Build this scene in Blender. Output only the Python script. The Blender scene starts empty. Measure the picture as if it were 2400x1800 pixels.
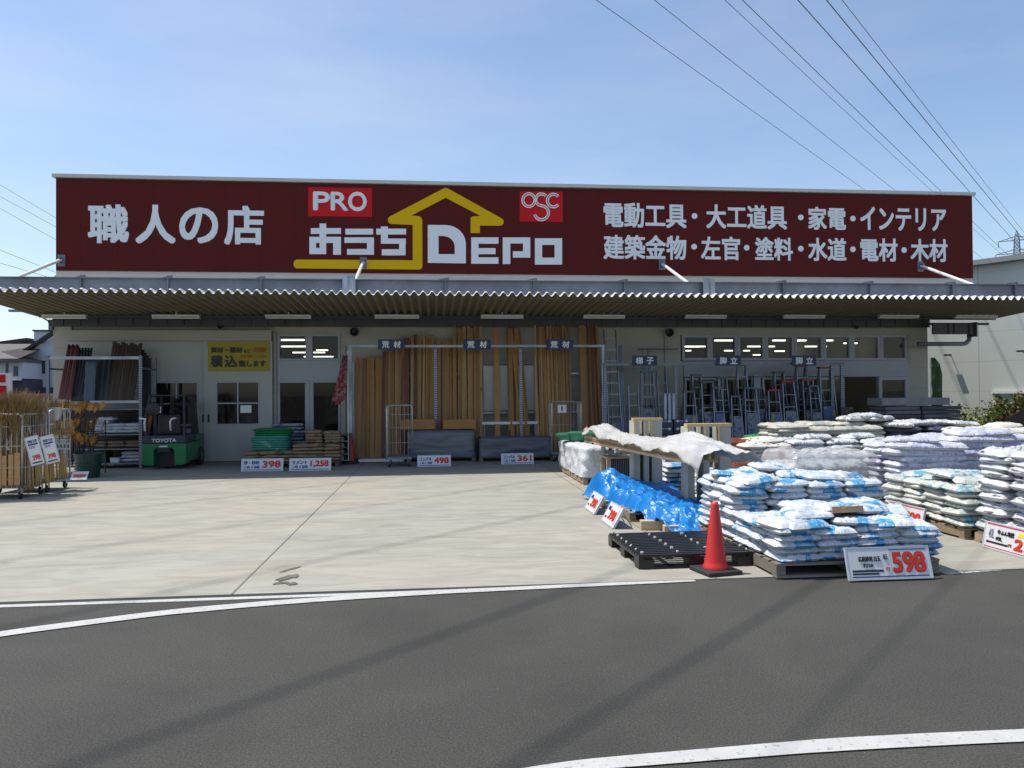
import bpy, math, random
from mathutils import Vector, Matrix, Euler, noise as mnoise
rnd = random.Random(7)
R = math.radians
sc = bpy.context.scene
col = sc.collection

# ---------------------------------------------------------------- camera
F_PX, CAM_H = 1804.0, 1.75                      # focal length in pixels of the 2400 px wide photo, eye height
YAW, PITCH, ROLL = R(5.8), R(0.68), R(-0.42)
def _axes():
    c, s = math.cos(YAW), math.sin(YAW)
    fw = Vector((s*math.cos(PITCH), c*math.cos(PITCH), math.sin(PITCH)))
    r = Vector((c, -s, 0)); u = r.cross(fw)
    cr, sr = math.cos(ROLL), math.sin(ROLL)
    return r*cr + u*sr, u*cr - r*sr, fw
AX, AU, AF = _axes()
CAM = Vector((0, 0, CAM_H))
cam_d = bpy.data.cameras.new('camera'); cam = bpy.data.objects.new('camera', cam_d); col.objects.link(cam)
cam_d.sensor_width = 36; cam_d.lens = F_PX/2400*36; cam_d.clip_start = 0.05; cam_d.clip_end = 3000
mw = Matrix.Identity(4)
for i in range(3):
    mw[i][0], mw[i][1], mw[i][2], mw[i][3] = AX[i], AU[i], -AF[i], CAM[i]
cam.matrix_world = mw
sc.camera = cam

# ---------------------------------------------------------------- daylight
SUN_DIR = Vector((0.42, -0.15, -1.0))           # the way the light travels: from the left, high, a little behind the shop
w = bpy.data.worlds.new('World'); sc.world = w; w.use_nodes = True
wn = w.node_tree.nodes; wl = w.node_tree.links
bg = wn['Background']; bg.inputs['Strength'].default_value = 0.15
sky = wn.new('ShaderNodeTexSky'); sky.sky_type = 'NISHITA'; sky.sun_disc = False
sky.sun_elevation = math.atan2(1.0, math.hypot(0.42, 0.15)); sky.sun_rotation = math.atan2(-0.42, 0.15)
sky.air_density = 1.0; sky.dust_density = 1.2; sky.ozone_density = 1.6
tc = wn.new('ShaderNodeTexCoord'); mp = wn.new('ShaderNodeMapping'); mp.inputs['Scale'].default_value = (1.2, 1.2, 5.0)
mp.inputs['Rotation'].default_value = (0.25, 0.1, 0.4)
nz = wn.new('ShaderNodeTexNoise'); nz.inputs['Scale'].default_value = 1.7; nz.inputs['Detail'].default_value = 6; nz.inputs['Roughness'].default_value = 0.55
rp = wn.new('ShaderNodeValToRGB'); rp.color_ramp.elements[0].position = 0.42; rp.color_ramp.elements[1].position = 0.8
rp.color_ramp.elements[0].color = (0, 0, 0, 1); rp.color_ramp.elements[1].color = (0.22, 0.22, 0.22, 1)
mx = wn.new('ShaderNodeMixRGB'); mx.inputs[2].default_value = (5.2, 5.5, 5.8, 1)
wl.new(tc.outputs['Generated'], mp.inputs['Vector']); wl.new(mp.outputs[0], nz.inputs['Vector']); wl.new(nz.outputs['Fac'], rp.inputs['Fac'])
wl.new(rp.outputs[0], mx.inputs['Fac']); wl.new(sky.outputs[0], mx.inputs[1]); wl.new(mx.outputs[0], bg.inputs['Color'])
sun_d = bpy.data.lights.new('sun', 'SUN'); sun_d.energy = 4.0; sun_d.angle = R(0.53); sun_d.color = (1.0, 0.955, 0.88)
sun = bpy.data.objects.new('sun', sun_d); col.objects.link(sun)
sun.rotation_euler = SUN_DIR.to_track_quat('-Z', 'Y').to_euler(); sun.location = (-20, 8, 45)
sc.cycles.diffuse_bounces = 1; sc.cycles.max_bounces = 8
vs = sc.view_settings; vs.view_transform = 'Standard'; vs.look = 'None'; vs.exposure = 0.27; vs.gamma = 1.0; vs.use_curve_mapping = False

# ---------------------------------------------------------------- survey helpers: photo measurement -> real position
SCL = 2400/2212.0
def ray(x, y): return AX*(x*SCL - 1200) - AU*(y*SCL - 900) + AF*F_PX
def at(x, y, Y): d = ray(x, y); return CAM + d*(Y/d.y)            # on the upright plane at distance Y
def atx(x, y, X): d = ray(x, y); return CAM + d*(X/d.x)
def gnd(x, y, z=0.0): d = ray(x, y); return CAM + d*((z - CAM_H)/d.z)

# ---------------------------------------------------------------- materials
MATS = {}
def mat(name, rgb, rough=0.6, metal=0.0, var=0.12, scale=3.0, bump=0.0, bscale=None, rand=0.0, stretch=(1, 1, 1), hue=None, spec=None, detail=5):
    if name in MATS: return MATS[name]
    m = bpy.data.materials.new(name); m.use_nodes = True; MATS[name] = m
    N, L = m.node_tree.nodes, m.node_tree.links
    b = N['Principled BSDF']; b.inputs['Roughness'].default_value = rough; b.inputs['Metallic'].default_value = metal
    if spec is not None: b.inputs['Specular IOR Level'].default_value = spec
    b.inputs['Base Color'].default_value = (*rgb, 1)
    t = N.new('ShaderNodeTexCoord'); mpn = N.new('ShaderNodeMapping'); mpn.inputs['Scale'].default_value = stretch
    L.new(t.outputs['Object'], mpn.inputs['Vector'])
    oi = N.new('ShaderNodeObjectInfo')
    ad = N.new('ShaderNodeVectorMath'); ad.operation = 'ADD'
    sc_ = N.new('ShaderNodeVectorMath'); sc_.operation = 'SCALE'; sc_.inputs[0].default_value = (37, 19, 53)
    L.new(oi.outputs['Random'], sc_.inputs['Scale']); L.new(mpn.outputs[0], ad.inputs[0]); L.new(sc_.outputs[0], ad.inputs[1])
    n = N.new('ShaderNodeTexNoise'); n.inputs['Scale'].default_value = scale; n.inputs['Detail'].default_value = detail; n.inputs['Roughness'].default_value = 0.6
    L.new(ad.outputs[0], n.inputs['Vector'])
    mr = N.new('ShaderNodeMapRange'); mr.inputs['From Min'].default_value = 0.25; mr.inputs['From Max'].default_value = 0.75
    mr.inputs['To Min'].default_value = 1 - var; mr.inputs['To Max'].default_value = 1 + var
    L.new(n.outputs['Fac'], mr.inputs['Value'])
    val = mr.outputs[0]
    if rand:
        rr = N.new('ShaderNodeMapRange'); rr.inputs['To Min'].default_value = 1 - rand; rr.inputs['To Max'].default_value = 1 + rand
        L.new(oi.outputs['Random'], rr.inputs['Value'])
        mm = N.new('ShaderNodeMath'); mm.operation = 'MULTIPLY'; L.new(val, mm.inputs[0]); L.new(rr.outputs[0], mm.inputs[1]); val = mm.outputs[0]
    c = N.new('ShaderNodeVectorMath'); c.operation = 'SCALE'; c.inputs[0].default_value = rgb
    L.new(val, c.inputs['Scale']); out = c.outputs[0]
    if hue is not None:                          # a second colour in large soft patches
        n2 = N.new('ShaderNodeTexNoise'); n2.inputs['Scale'].default_value = scale*0.45; n2.inputs['Detail'].default_value = 3
        L.new(ad.outputs[0], n2.inputs['Vector'])
        r2 = N.new('ShaderNodeValToRGB'); r2.color_ramp.elements[0].position = 0.45; r2.color_ramp.elements[1].position = 0.62
        L.new(n2.outputs['Fac'], r2.inputs['Fac'])
        x = N.new('ShaderNodeMixRGB'); x.inputs[2].default_value = (*hue, 1); L.new(r2.outputs[0], x.inputs['Fac']); L.new(out, x.inputs[1]); out = x.outputs[0]
    L.new(out, b.inputs['Base Color'])
    if bump:
        bn = N.new('ShaderNodeBump'); bn.inputs['Strength'].default_value = bump; bn.inputs['Distance'].default_value = 0.02
        if bscale:
            n3 = N.new('ShaderNodeTexNoise'); n3.inputs['Scale'].default_value = bscale; n3.inputs['Detail'].default_value = 4
            L.new(ad.outputs[0], n3.inputs['Vector']); L.new(n3.outputs['Fac'], bn.inputs['Height'])
        else: L.new(n.outputs['Fac'], bn.inputs['Height'])
        L.new(bn.outputs[0], b.inputs['Normal'])
    return m

def nodes(m): return m.node_tree.nodes, m.node_tree.links, m.node_tree.nodes['Principled BSDF']

def mat_print(name, base, ink, scale=5.0, cut=0.56, stretch=(1, 1, 1), rough=0.45, soft=0.03, ink2=None, bump=0.25, band=0.0, text=None):
    """a sack's film: plain ground colour with printed patches of ink, different on every sack"""
    m = mat(name, base, rough=rough, var=0.08, scale=9, bump=bump, bscale=22)
    N, L, b = nodes(m)
    src = b.inputs['Base Color'].links[0].from_socket
    t = N.new('ShaderNodeTexCoord'); mpn = N.new('ShaderNodeMapping'); mpn.inputs['Scale'].default_value = stretch
    oi = N.new('ShaderNodeObjectInfo'); s = N.new('ShaderNodeVectorMath'); s.operation = 'SCALE'; s.inputs[0].default_value = (91, 57, 33)
    a = N.new('ShaderNodeVectorMath'); L.new(t.outputs['Object'], mpn.inputs[0]); L.new(oi.outputs['Random'], s.inputs['Scale'])
    L.new(mpn.outputs[0], a.inputs[0]); L.new(s.outputs[0], a.inputs[1])
    n = N.new('ShaderNodeTexNoise'); n.inputs['Scale'].default_value = scale; n.inputs['Detail'].default_value = 1.5
    L.new(a.outputs[0], n.inputs['Vector'])
    r = N.new('ShaderNodeValToRGB'); r.color_ramp.elements[0].position = cut; r.color_ramp.elements[1].position = cut + soft
    L.new(n.outputs['Fac'], r.inputs['Fac'])
    x = N.new('ShaderNodeMixRGB'); x.inputs[2].default_value = (*ink, 1)
    L.new(r.outputs[0], x.inputs['Fac']); L.new(src, x.inputs[1]); out = x.outputs[0]
    if ink2:
        n2 = N.new('ShaderNodeTexNoise'); n2.inputs['Scale'].default_value = scale*3.2; n2.inputs['Detail'].default_value = 2
        L.new(a.outputs[0], n2.inputs['Vector'])
        r2 = N.new('ShaderNodeValToRGB'); r2.color_ramp.elements[0].position = 0.57; r2.color_ramp.elements[1].position = 0.63
        L.new(n2.outputs['Fac'], r2.inputs['Fac'])
        x2 = N.new('ShaderNodeMixRGB'); x2.inputs[2].default_value = (*ink2, 1); L.new(r2.outputs[0], x2.inputs['Fac']); L.new(out, x2.inputs[1]); out = x2.outputs[0]
    def M2(op, a_, b_=None):
        q = N.new('ShaderNodeMath'); q.operation = op
        for k, z in enumerate((a_, b_)):
            if z is None: continue
            if isinstance(z, (int, float)): q.inputs[k].default_value = z
            else: L.new(z, q.inputs[k])
        return q.outputs[0]
    if band or text:
        sx = N.new('ShaderNodeSeparateXYZ'); L.new(t.outputs['Object'], sx.inputs[0])
        ax, ay = M2('ABSOLUTE', M2('ADD', sx.outputs[0], M2('MULTIPLY', M2('SUBTRACT', oi.outputs['Random'], .5), .2))), M2('ABSOLUTE', sx.outputs[1])
    if band:                                      # the printed label that wraps over the long edges of the sack
        k_ = M2('MULTIPLY', M2('MULTIPLY', M2('LESS_THAN', ax, band), M2('GREATER_THAN', ay, .07)), M2('GREATER_THAN', n.outputs['Fac'], .485))
        x3 = N.new('ShaderNodeMixRGB'); x3.inputs[2].default_value = (*ink, 1); L.new(k_, x3.inputs['Fac']); L.new(out, x3.inputs[1]); out = x3.outputs[0]
    if text:                                      # rows of small printing on the faces and along the edges
        n4 = N.new('ShaderNodeTexNoise'); n4.inputs['Scale'].default_value = 1.0; n4.inputs['Detail'].default_value = 1
        m4 = N.new('ShaderNodeMapping'); m4.inputs['Scale'].default_value = (75, 16, 16); L.new(a.outputs[0], m4.inputs[0]); L.new(m4.outputs[0], n4.inputs['Vector'])
        g1 = M2('GREATER_THAN', n4.outputs['Fac'], .5); inx = M2('LESS_THAN', ax, .2)
        row = M2('LESS_THAN', M2('FRACT', M2('MULTIPLY', sx.outputs[1], 13.0)), .5)
        side = M2('LESS_THAN', M2('ABSOLUTE', M2('SUBTRACT', sx.outputs[2], .062)), .017)
        edge = M2('GREATER_THAN', ay, .17); face = M2('MULTIPLY', M2('LESS_THAN', ay, .13), row)
        k_ = M2('MULTIPLY', M2('MULTIPLY', g1, inx), M2('MAXIMUM', M2('MULTIPLY', edge, side), face))
        x4 = N.new('ShaderNodeMixRGB'); x4.inputs[2].default_value = (*text, 1); L.new(k_, x4.inputs['Fac']); L.new(out, x4.inputs[1]); out = x4.outputs[0]
    L.new(out, b.inputs['Base Color'])
    return m

def mat_wood(name, rgb, dark=0.55, rough=0.65, rand=0.25, along='z', sc_=1.0):
    st = {'z': (14, 14, 0.9), 'x': (0.9, 14, 14), 'y': (14, 0.9, 14)}[along]
    m = mat(name, rgb, rough=rough, var=0.2, scale=3.0*sc_, rand=rand, stretch=st, bump=0.12)
    N, L, b = nodes(m)
    src = b.inputs['Base Color'].links[0].from_socket
    t = N.new('ShaderNodeTexCoord'); v = N.new('ShaderNodeTexVoronoi'); v.inputs['Scale'].default_value = 3.3
    mpn = N.new('ShaderNodeMapping'); mpn.inputs['Scale'].default_value = {'z': (1, 1, .4), 'x': (.4, 1, 1), 'y': (1, .4, 1)}[along]
    oi = N.new('ShaderNodeObjectInfo'); s = N.new('ShaderNodeVectorMath'); s.operation = 'SCALE'; s.inputs[0].default_value = (9, 7, 23)
    a = N.new('ShaderNodeVectorMath'); L.new(t.outputs['Object'], mpn.inputs[0]); L.new(oi.outputs['Random'], s.inputs['Scale'])
    L.new(mpn.outputs[0], a.inputs[0]); L.new(s.outputs[0], a.inputs[1]); L.new(a.outputs[0], v.inputs['Vector'])
    r = N.new('ShaderNodeValToRGB'); r.color_ramp.elements[0].position = 0.05; r.color_ramp.elements[1].position = 0.11
    r.color_ramp.elements[0].color = (dark*.7, dark*.6, dark*.5, 1); r.color_ramp.elements[1].color = (1, 1, 1, 1)
    L.new(v.outputs['Distance'], r.inputs['Fac'])
    x = N.new('ShaderNodeMixRGB'); x.blend_type = 'MULTIPLY'; x.inputs['Fac'].default_value = 1
    L.new(src, x.inputs[1]); L.new(r.outputs[0], x.inputs[2]); L.new(x.outputs[0], b.inputs['Base Color'])
    return m

# ---------------------------------------------------------------- objects
def T(o, label=None, cat=None, group=None, kind=None):
    if label: o['label'] = label
    if cat: o['category'] = cat
    if group: o['group'] = group
    if kind: o['kind'] = kind
    elif cat: o['kind'] = 'thing'
    return o
def empty(name, loc, rz=0.0):
    o = bpy.data.objects.new(name, None); col.objects.link(o); o.location = loc; o.rotation_euler = (0, 0, rz); o.empty_display_size = 0.2
    return o
def thing(name, label, cat, loc=(0, 0, 0), rz=0.0, group=None): return T(empty(name, loc, rz), label, cat, group)
def copy_tree(o, parent=None):
    c = o.copy(); col.objects.link(c); c.parent = parent
    for ch in list(o.children): copy_tree(ch, c)
    return c

class MB:
    """collects shapes; build() links them as one mesh object"""
    def __init__(s): s.v = []; s.f = []; s.m = []
    def quad(s, a, b, c, d, m=0):
        i = len(s.v); s.v += [tuple(a), tuple(b), tuple(c), tuple(d)]; s.f.append((i, i+1, i+2, i+3)); s.m.append(m)
    def box(s, x0, x1, y0, y1, z0, z1, m=0):
        i = len(s.v)
        s.v += [(x0, y0, z0), (x1, y0, z0), (x1, y1, z0), (x0, y1, z0), (x0, y0, z1), (x1, y0, z1), (x1, y1, z1), (x0, y1, z1)]
        for q in ((0, 3, 2, 1), (4, 5, 6, 7), (0, 1, 5, 4), (1, 2, 6, 5), (2, 3, 7, 6), (3, 0, 4, 7)):
            s.f.append(tuple(i+k for k in q)); s.m.append(m)
    def obox(s, p0, p1, wx, wy, m=0, up=(0, 1, 0)):
        """a bar of section wx by wy from p0 to p1"""
        p0, p1 = Vector(p0), Vector(p1); d = (p1-p0).normalized(); u = Vector(up)
        if abs(d.dot(u)) > 0.95: u = Vector((1, 0, 0))
        a = d.cross(u).normalized(); b = a.cross(d).normalized(); i = len(s.v)
        for p in (p0, p1):
            for sx, sy in ((-1, -1), (1, -1), (1, 1), (-1, 1)): s.v.append(tuple(p + a*(sx*wx/2) + b*(sy*wy/2)))
        for q in ((0, 1, 2, 3), (7, 6, 5, 4), (0, 4, 5, 1), (1, 5, 6, 2), (2, 6, 7, 3), (3, 7, 4, 0)):
            s.f.append(tuple(i+k for k in q)); s.m.append(m)
    def tube(s, pts, r, n=8, m=0, cap=True):
        pts = [Vector(p) for p in pts]; i0 = len(s.v); K = len(pts)
        rs = r if isinstance(r, (list, tuple)) else [r]*K
        prev = None
        for k, p in enumerate(pts):
            d = ((pts[min(k+1, K-1)] - pts[max(k-1, 0)])).normalized()
            if prev is None:
                u = Vector((0, 0, 1)) if abs(d.z) < 0.9 else Vector((1, 0, 0)); a = d.cross(u).normalized()
            else:
                a = (prev - d*prev.dot(d)).normalized()
            prev = a; b = d.cross(a)
            for j in range(n):
                t = 2*math.pi*j/n; s.v.append(tuple(p + a*(rs[k]*math.cos(t)) + b*(rs[k]*math.sin(t))))
        for k in range(K-1):
            for j in range(n):
                s.f.append((i0+k*n+j, i0+k*n+(j+1) % n, i0+(k+1)*n+(j+1) % n, i0+(k+1)*n+j)); s.m.append(m)
        if cap:
            s.f.append(tuple(i0+j for j in reversed(range(n)))); s.m.append(m)
            s.f.append(tuple(i0+(K-1)*n+j for j in range(n))); s.m.append(m)
    def lathe(s, prof, n=20, c=(0, 0, 0), m=0):
        i0 = len(s.v)
        for r_, z in prof:
            for j in range(n):
                t = 2*math.pi*j/n; s.v.append((c[0]+r_*math.cos(t), c[1]+r_*math.sin(t), c[2]+z))
        for k in range(len(prof)-1):
            for j in range(n):
                s.f.append((i0+k*n+j, i0+k*n+(j+1) % n, i0+(k+1)*n+(j+1) % n, i0+(k+1)*n+j)); s.m.append(m)
    def prism(s, pts, y0, y1, m=0):
        """outline in x,z pushed from y0 (front) to y1"""
        n = len(pts); i = len(s.v)
        area = sum(pts[k][0]*pts[(k+1) % n][1] - pts[(k+1) % n][0]*pts[k][1] for k in range(n))
        if area < 0: pts = pts[::-1]
        s.v += [(p[0], y0, p[1]) for p in pts] + [(p[0], y1, p[1]) for p in pts]
        s.f.append(tuple(range(i, i+n))); s.m.append(m)
        s.f.append(tuple(range(i+2*n-1, i+n-1, -1))); s.m.append(m)
        for k in range(n):
            a, b = i+k, i+(k+1) % n
            s.f.append((a, a+n, b+n, b)); s.m.append(m)
    def grid(s, P, m=0):
        i0 = len(s.v); nr, nc = len(P), len(P[0])
        for row in P: s.v += [tuple(p) for p in row]
        for r_ in range(nr-1):
            for c in range(nc-1):
                s.f.append((i0+r_*nc+c, i0+r_*nc+c+1, i0+(r_+1)*nc+c+1, i0+(r_+1)*nc+c)); s.m.append(m)
    def mesh(s, name, mats, smooth=False):
        me = bpy.data.meshes.new(name); me.from_pydata(s.v, [], s.f)
        for x in (mats if isinstance(mats, (list, tuple)) else [mats]): me.materials.append(x)
        me.polygons.foreach_set('material_index', s.m)
        if smooth: me.polygons.foreach_set('use_smooth', [True]*len(s.f))
        me.update(); return me
    def build(s, name, mats, parent=None, loc=None, rot=None, smooth=False, bevel=0, solid=0):
        o = bpy.data.objects.new(name, s.mesh(name, mats, smooth)); col.objects.link(o); o.parent = parent
        if loc is not None: o.location = loc
        if rot is not None: o.rotation_euler = rot
        if solid:
            md = o.modifiers.new('s', 'SOLIDIFY'); md.thickness = solid; md.offset = 0
        if bevel:
            md = o.modifiers.new('b', 'BEVEL'); md.width = bevel; md.segments = 2; md.limit_method = 'ANGLE'
        return o

_tc = {}
def glyphs(body):
    if body in _tc: return _tc[body]
    cu = bpy.data.curves.new('t', 'FONT'); cu.body = body; cu.size = 1; cu.resolution_u = 4
    o = bpy.data.objects.new('t', cu); col.objects.link(o); bpy.context.view_layer.update()
    me = bpy.data.meshes.new_from_object(o.evaluated_get(bpy.context.evaluated_depsgraph_get()))
    V = [(v.co.x, v.co.y) for v in me.vertices]; Fc = [tuple(p.vertices) for p in me.polygons]
    bpy.data.objects.remove(o); bpy.data.curves.remove(cu); bpy.data.meshes.remove(me)
    _tc[body] = (V, Fc); return V, Fc
def write(mb, body, x0, x1, z0, z1, frame, bold=0.0, m=0, lift=0.004):
    """lettering fitted into the rectangle x0..x1, z0..z1 of a plane frame = (origin, right, up, outward)"""
    V, Fc = glyphs(body)
    if not V: return
    O, ux, uz, n = frame
    lx, hx = min(v[0] for v in V), max(v[0] for v in V); lz, hz = min(v[1] for v in V), max(v[1] for v in V)
    H = z1 - z0; b = bold*H
    sx, sz = (x1-x0-2*b)/(hx-lx), (z1-z0-2*b)/max(hz-lz, 1e-4)
    offs = [(0, 0)] if not bold else [(-1, -1), (1, -1), (1, 1), (-1, 1), (0, -1), (0, 1), (-1, 0), (1, 0), (0, 0)]
    for k, (dx, dz) in enumerate(offs):
        i = len(mb.v)
        for vx, vz in V:
            mb.v.append(tuple(O + ux*(x0+b+(vx-lx)*sx+dx*b) + uz*(z0+b+(vz-lz)*sz+dz*b) + n*(lift+k*0.0006)))
        for f in Fc: mb.f.append(tuple(i+q for q in f)); mb.m.append(m)
def wallframe(Y): return (Vector((0, Y, 0)), Vector((1, 0, 0)), Vector((0, 0, 1)), Vector((0, -1, 0)))
def nz3(x, y, z=0.0): return mnoise.noise(Vector((x, y, z)))
# ================================================================ ground
m_asph = mat('asphalt', (0.0715, 0.070, 0.0635), rough=0.9, var=0.2, scale=0.7, bump=0.6, bscale=240, spec=0.25, detail=8)
def _asph():
    N, L, b = nodes(m_asph); src = b.inputs['Base Color'].links[0].from_socket
    t = N.new('ShaderNodeTexCoord'); n = N.new('ShaderNodeTexNoise'); n.inputs['Scale'].default_value = 85; n.inputs['Detail'].default_value = 3
    r = N.new('ShaderNodeValToRGB'); r.color_ramp.elements[0].position = 0.3; r.color_ramp.elements[1].position = 0.75
    r.color_ramp.elements[0].color = (0.62, 0.62, 0.62, 1); r.color_ramp.elements[1].color = (1.55, 1.52, 1.48, 1)
    x = N.new('ShaderNodeMixRGB'); x.blend_type = 'MULTIPLY'; x.inputs['Fac'].default_value = 1
    L.new(t.outputs['Object'], n.inputs['Vector']); L.new(n.outputs['Fac'], r.inputs['Fac'])
    L.new(src, x.inputs[1]); L.new(r.outputs[0], x.inputs[2])
    # stray light stones
    v = N.new('ShaderNodeTexVoronoi'); v.inputs['Scale'].default_value = 26; L.new(t.outputs['Object'], v.inputs['Vector'])
    r2 = N.new('ShaderNodeValToRGB'); r2.color_ramp.elements[0].position = 0.03; r2.color_ramp.elements[1].position = 0.07
    r2.color_ramp.elements[0].color = (1, 1, 1, 1); r2.color_ramp.elements[1].color = (0, 0, 0, 1)
    L.new(v.outputs['Distance'], r2.inputs['Fac'])
    y = N.new('ShaderNodeMixRGB'); y.inputs[2].default_value = (0.3, 0.29, 0.27, 1); L.new(r2.outputs[0], y.inputs['Fac'])
    L.new(x.outputs[0], y.inputs[1]); L.new(y.outputs[0], b.inputs['Base Color'])
_asph()
mb = MB(); mb.quad((-900, -900, -.012), (900, -900, -.012), (900, 900, -.012), (-900, 900, -.012))
T(mb.build('asphalt_road', m_asph), kind='structure')

m_conc = mat('concrete', (0.318, 0.305, 0.258), rough=0.85, var=0.10, scale=1.1, bump=0.12, bscale=40, stretch=(0.45, 1.6, 1), hue=(0.35, 0.32, 0.262), detail=7)
def _conc():
    N, L, b = nodes(m_conc); src = b.inputs['Base Color'].links[0].from_socket
    t = N.new('ShaderNodeTexCoord'); mp_ = N.new('ShaderNodeMapping'); mp_.inputs['Scale'].default_value = (0.9, 2.6, 1); mp_.inputs['Rotation'].default_value = (0, 0, 0.2)
    n = N.new('ShaderNodeTexNoise'); n.inputs['Scale'].default_value = 1.5; n.inputs['Detail'].default_value = 5; n.inputs['Distortion'].default_value = 1.2
    r = N.new('ShaderNodeValToRGB'); r.color_ramp.elements[0].position = 0.30; r.color_ramp.elements[1].position = 0.62
    r.color_ramp.elements[0].color = (0.80, 0.80, 0.79, 1); r.color_ramp.elements[1].color = (1.04, 1.04, 1.03, 1)
    L.new(t.outputs['Object'], mp_.inputs[0]); L.new(mp_.outputs[0], n.inputs['Vector']); L.new(n.outputs['Fac'], r.inputs['Fac'])
    x = N.new('ShaderNodeMixRGB'); x.blend_type = 'MULTIPLY'; x.inputs['Fac'].default_value = 1
    L.new(src, x.inputs[1]); L.new(r.outputs[0], x.inputs[2])
    n2 = N.new('ShaderNodeTexNoise'); n2.inputs['Scale'].default_value = 60; L.new(t.outputs['Object'], n2.inputs['Vector'])
    r2 = N.new('ShaderNodeValToRGB'); r2.color_ramp.elements[0].color = (0.9, 0.9, 0.9, 1); r2.color_ramp.elements[1].color = (1.08, 1.08, 1.08, 1)
    L.new(n2.outputs['Fac'], r2.inputs['Fac'])
    y = N.new('ShaderNodeMixRGB'); y.blend_type = 'MULTIPLY'; y.inputs['Fac'].default_value = 1
    L.new(x.outputs[0], y.inputs[1]); L.new(r2.outputs[0], y.inputs[2]); L.new(y.outputs[0], b.inputs['Base Color'])
_conc()
mb = MB(); mb.box(-34, 40, 7.0, 21.3, -.2, 0.0)
apron = T(mb.build('concrete_apron', m_conc), kind='structure')
m_joint = mat('joint', (0.17, 0.155, 0.13), rough=0.95)
for xx in (-8.6, -1.78, 2.62, 9.4):
    mb = MB()
    pts = [(xx + 0.012*nz3(xx, k*0.7), 7.0 + k*14.0/24) for k in range(25)]
    for a, b_ in zip(pts, pts[1:]):
        mb.quad((a[0]-.007, a[1], .004), (a[0]+.007, a[1], .004), (b_[0]+.007, b_[1], .004), (b_[0]-.007, b_[1], .004))
    mb.build('expansion_joint', m_joint, apron)
m_stain = mat('wet_stain', (0.12, 0.11, 0.085), rough=0.75, var=0.25, scale=14)
mb = MB(); k = 0
for (cx_, cy_, rx_, ry_, an) in ((620, 1248, .07, .14, -.5), (629, 1230, .028, .15, -.6), (608, 1260, .07, .045, .5), (633, 1247, .045, .045, 0), (630, 1262, .045, .05, 0), (614, 1252, .06, .03, .3)):
    c = gnd(cx_, cy_); i = len(mb.v); n_ = 26
    for j in range(n_):
        t = 2*math.pi*j/n_; rr = 1 + 0.55*nz3(math.cos(t)*1.7+k*9, math.sin(t)*1.7, 3.3); x_, y_ = rx_*rr*math.cos(t), ry_*rr*math.sin(t)
        mb.v.append((c.x + x_*math.cos(an)-y_*math.sin(an), c.y + x_*math.sin(an)+y_*math.cos(an), .004+.0008*k))
    mb.f.append(tuple(range(i, i+n_))); mb.m.append(0); k += 1
mb.build('wet_stain', m_stain, apron)

m_line = mat('road_paint', (0.46, 0.455, 0.435), rough=0.7, var=0.10, scale=7, bump=0.2, bscale=120)
def _worn(m, cut, to):
    N, L, b = nodes(m); src = b.inputs['Base Color'].links[0].from_socket
    t = N.new('ShaderNodeTexCoord'); n = N.new('ShaderNodeTexNoise'); n.inputs['Scale'].default_value = 30; n.inputs['Detail'].default_value = 5
    L.new(t.outputs['Object'], n.inputs['Vector'])
    r = N.new('ShaderNodeValToRGB'); r.color_ramp.elements[0].position = cut; r.color_ramp.elements[1].position = cut+.06
    L.new(n.outputs['Fac'], r.inputs['Fac'])
    x = N.new('ShaderNodeMixRGB'); x.inputs[2].default_value = to; L.new(r.outputs[0], x.inputs['Fac']); L.new(src, x.inputs[1]); L.new(x.outputs[0], b.inputs['Base Color'])
_worn(m_line, 0.60, (0.3, 0.29, 0.27, 1))
m_linew = mat('road_paint_worn', (0.48, 0.475, 0.45), rough=0.75, var=0.15, scale=7, bump=0.2, bscale=120); _worn(m_linew, 0.5, (0.2, 0.19, 0.18, 1))
def strip(name, pts, wid, z, m):
    """painted stripe through ground points"""
    P = []
    for a, b_ in zip(pts, pts[1:]):
        for k in range(10): P.append(a.lerp(b_, k/10))
    P.append(pts[-1])
    for _ in range(12): P = [P[0]] + [(P[i-1]+P[i]*2+P[i+1])/4 for i in range(1, len(P)-1)] + [P[-1]]
    mb = MB(); prev = None
    for i, p in enumerate(P):
        d = (P[min(i+1, len(P)-1)] - P[max(i-1, 0)]); d.z = 0; d.normalize(); n_ = Vector((-d.y, d.x, 0))
        wv = wid(i/(len(P)-1)) if callable(wid) else wid
        wv *= 1 + .05*nz3(p.x*6, p.y*6)
        a, b_ = p + n_*wv/2, p - n_*wv/2; a.z = b_.z = z
        if prev: mb.quad(prev[1], b_, a, prev[0])
        prev = (a, b_)
    return T(mb.build(name, m), kind='structure')
strip('road_line', [Vector((-14, 6.86, 0)), Vector((-3.67, 6.895, 0)), Vector((-.36, 6.9, 0)), Vector((.6, 6.93, 0))], .085, -.008, m_line)
strip('road_line', [Vector((-9, 3.0, 0)), gnd(0, 1367), gnd(180, 1344), gnd(360, 1321), gnd(600, 1299.5), gnd(900, 1280), gnd(1150, 1268), gnd(1390, 1257), gnd(1500, 1252)],
      lambda t: .155 - .065*max(0, t-.45)/.55, -.004, m_line)
strip('road_line', [gnd(2040, 1237), gnd(2212, 1223), Vector((9, 7.0, 0))], .08, -.008, m_linew)
strip('road_line', [gnd(1000, 1690), gnd(1230, 1652), gnd(1500, 1630), gnd(1800, 1605.5), gnd(2212, 1585), Vector((6.5, 3.5, 0))], lambda t: .09+.045*min(1, t*1.6), -.004, m_line)
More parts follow.
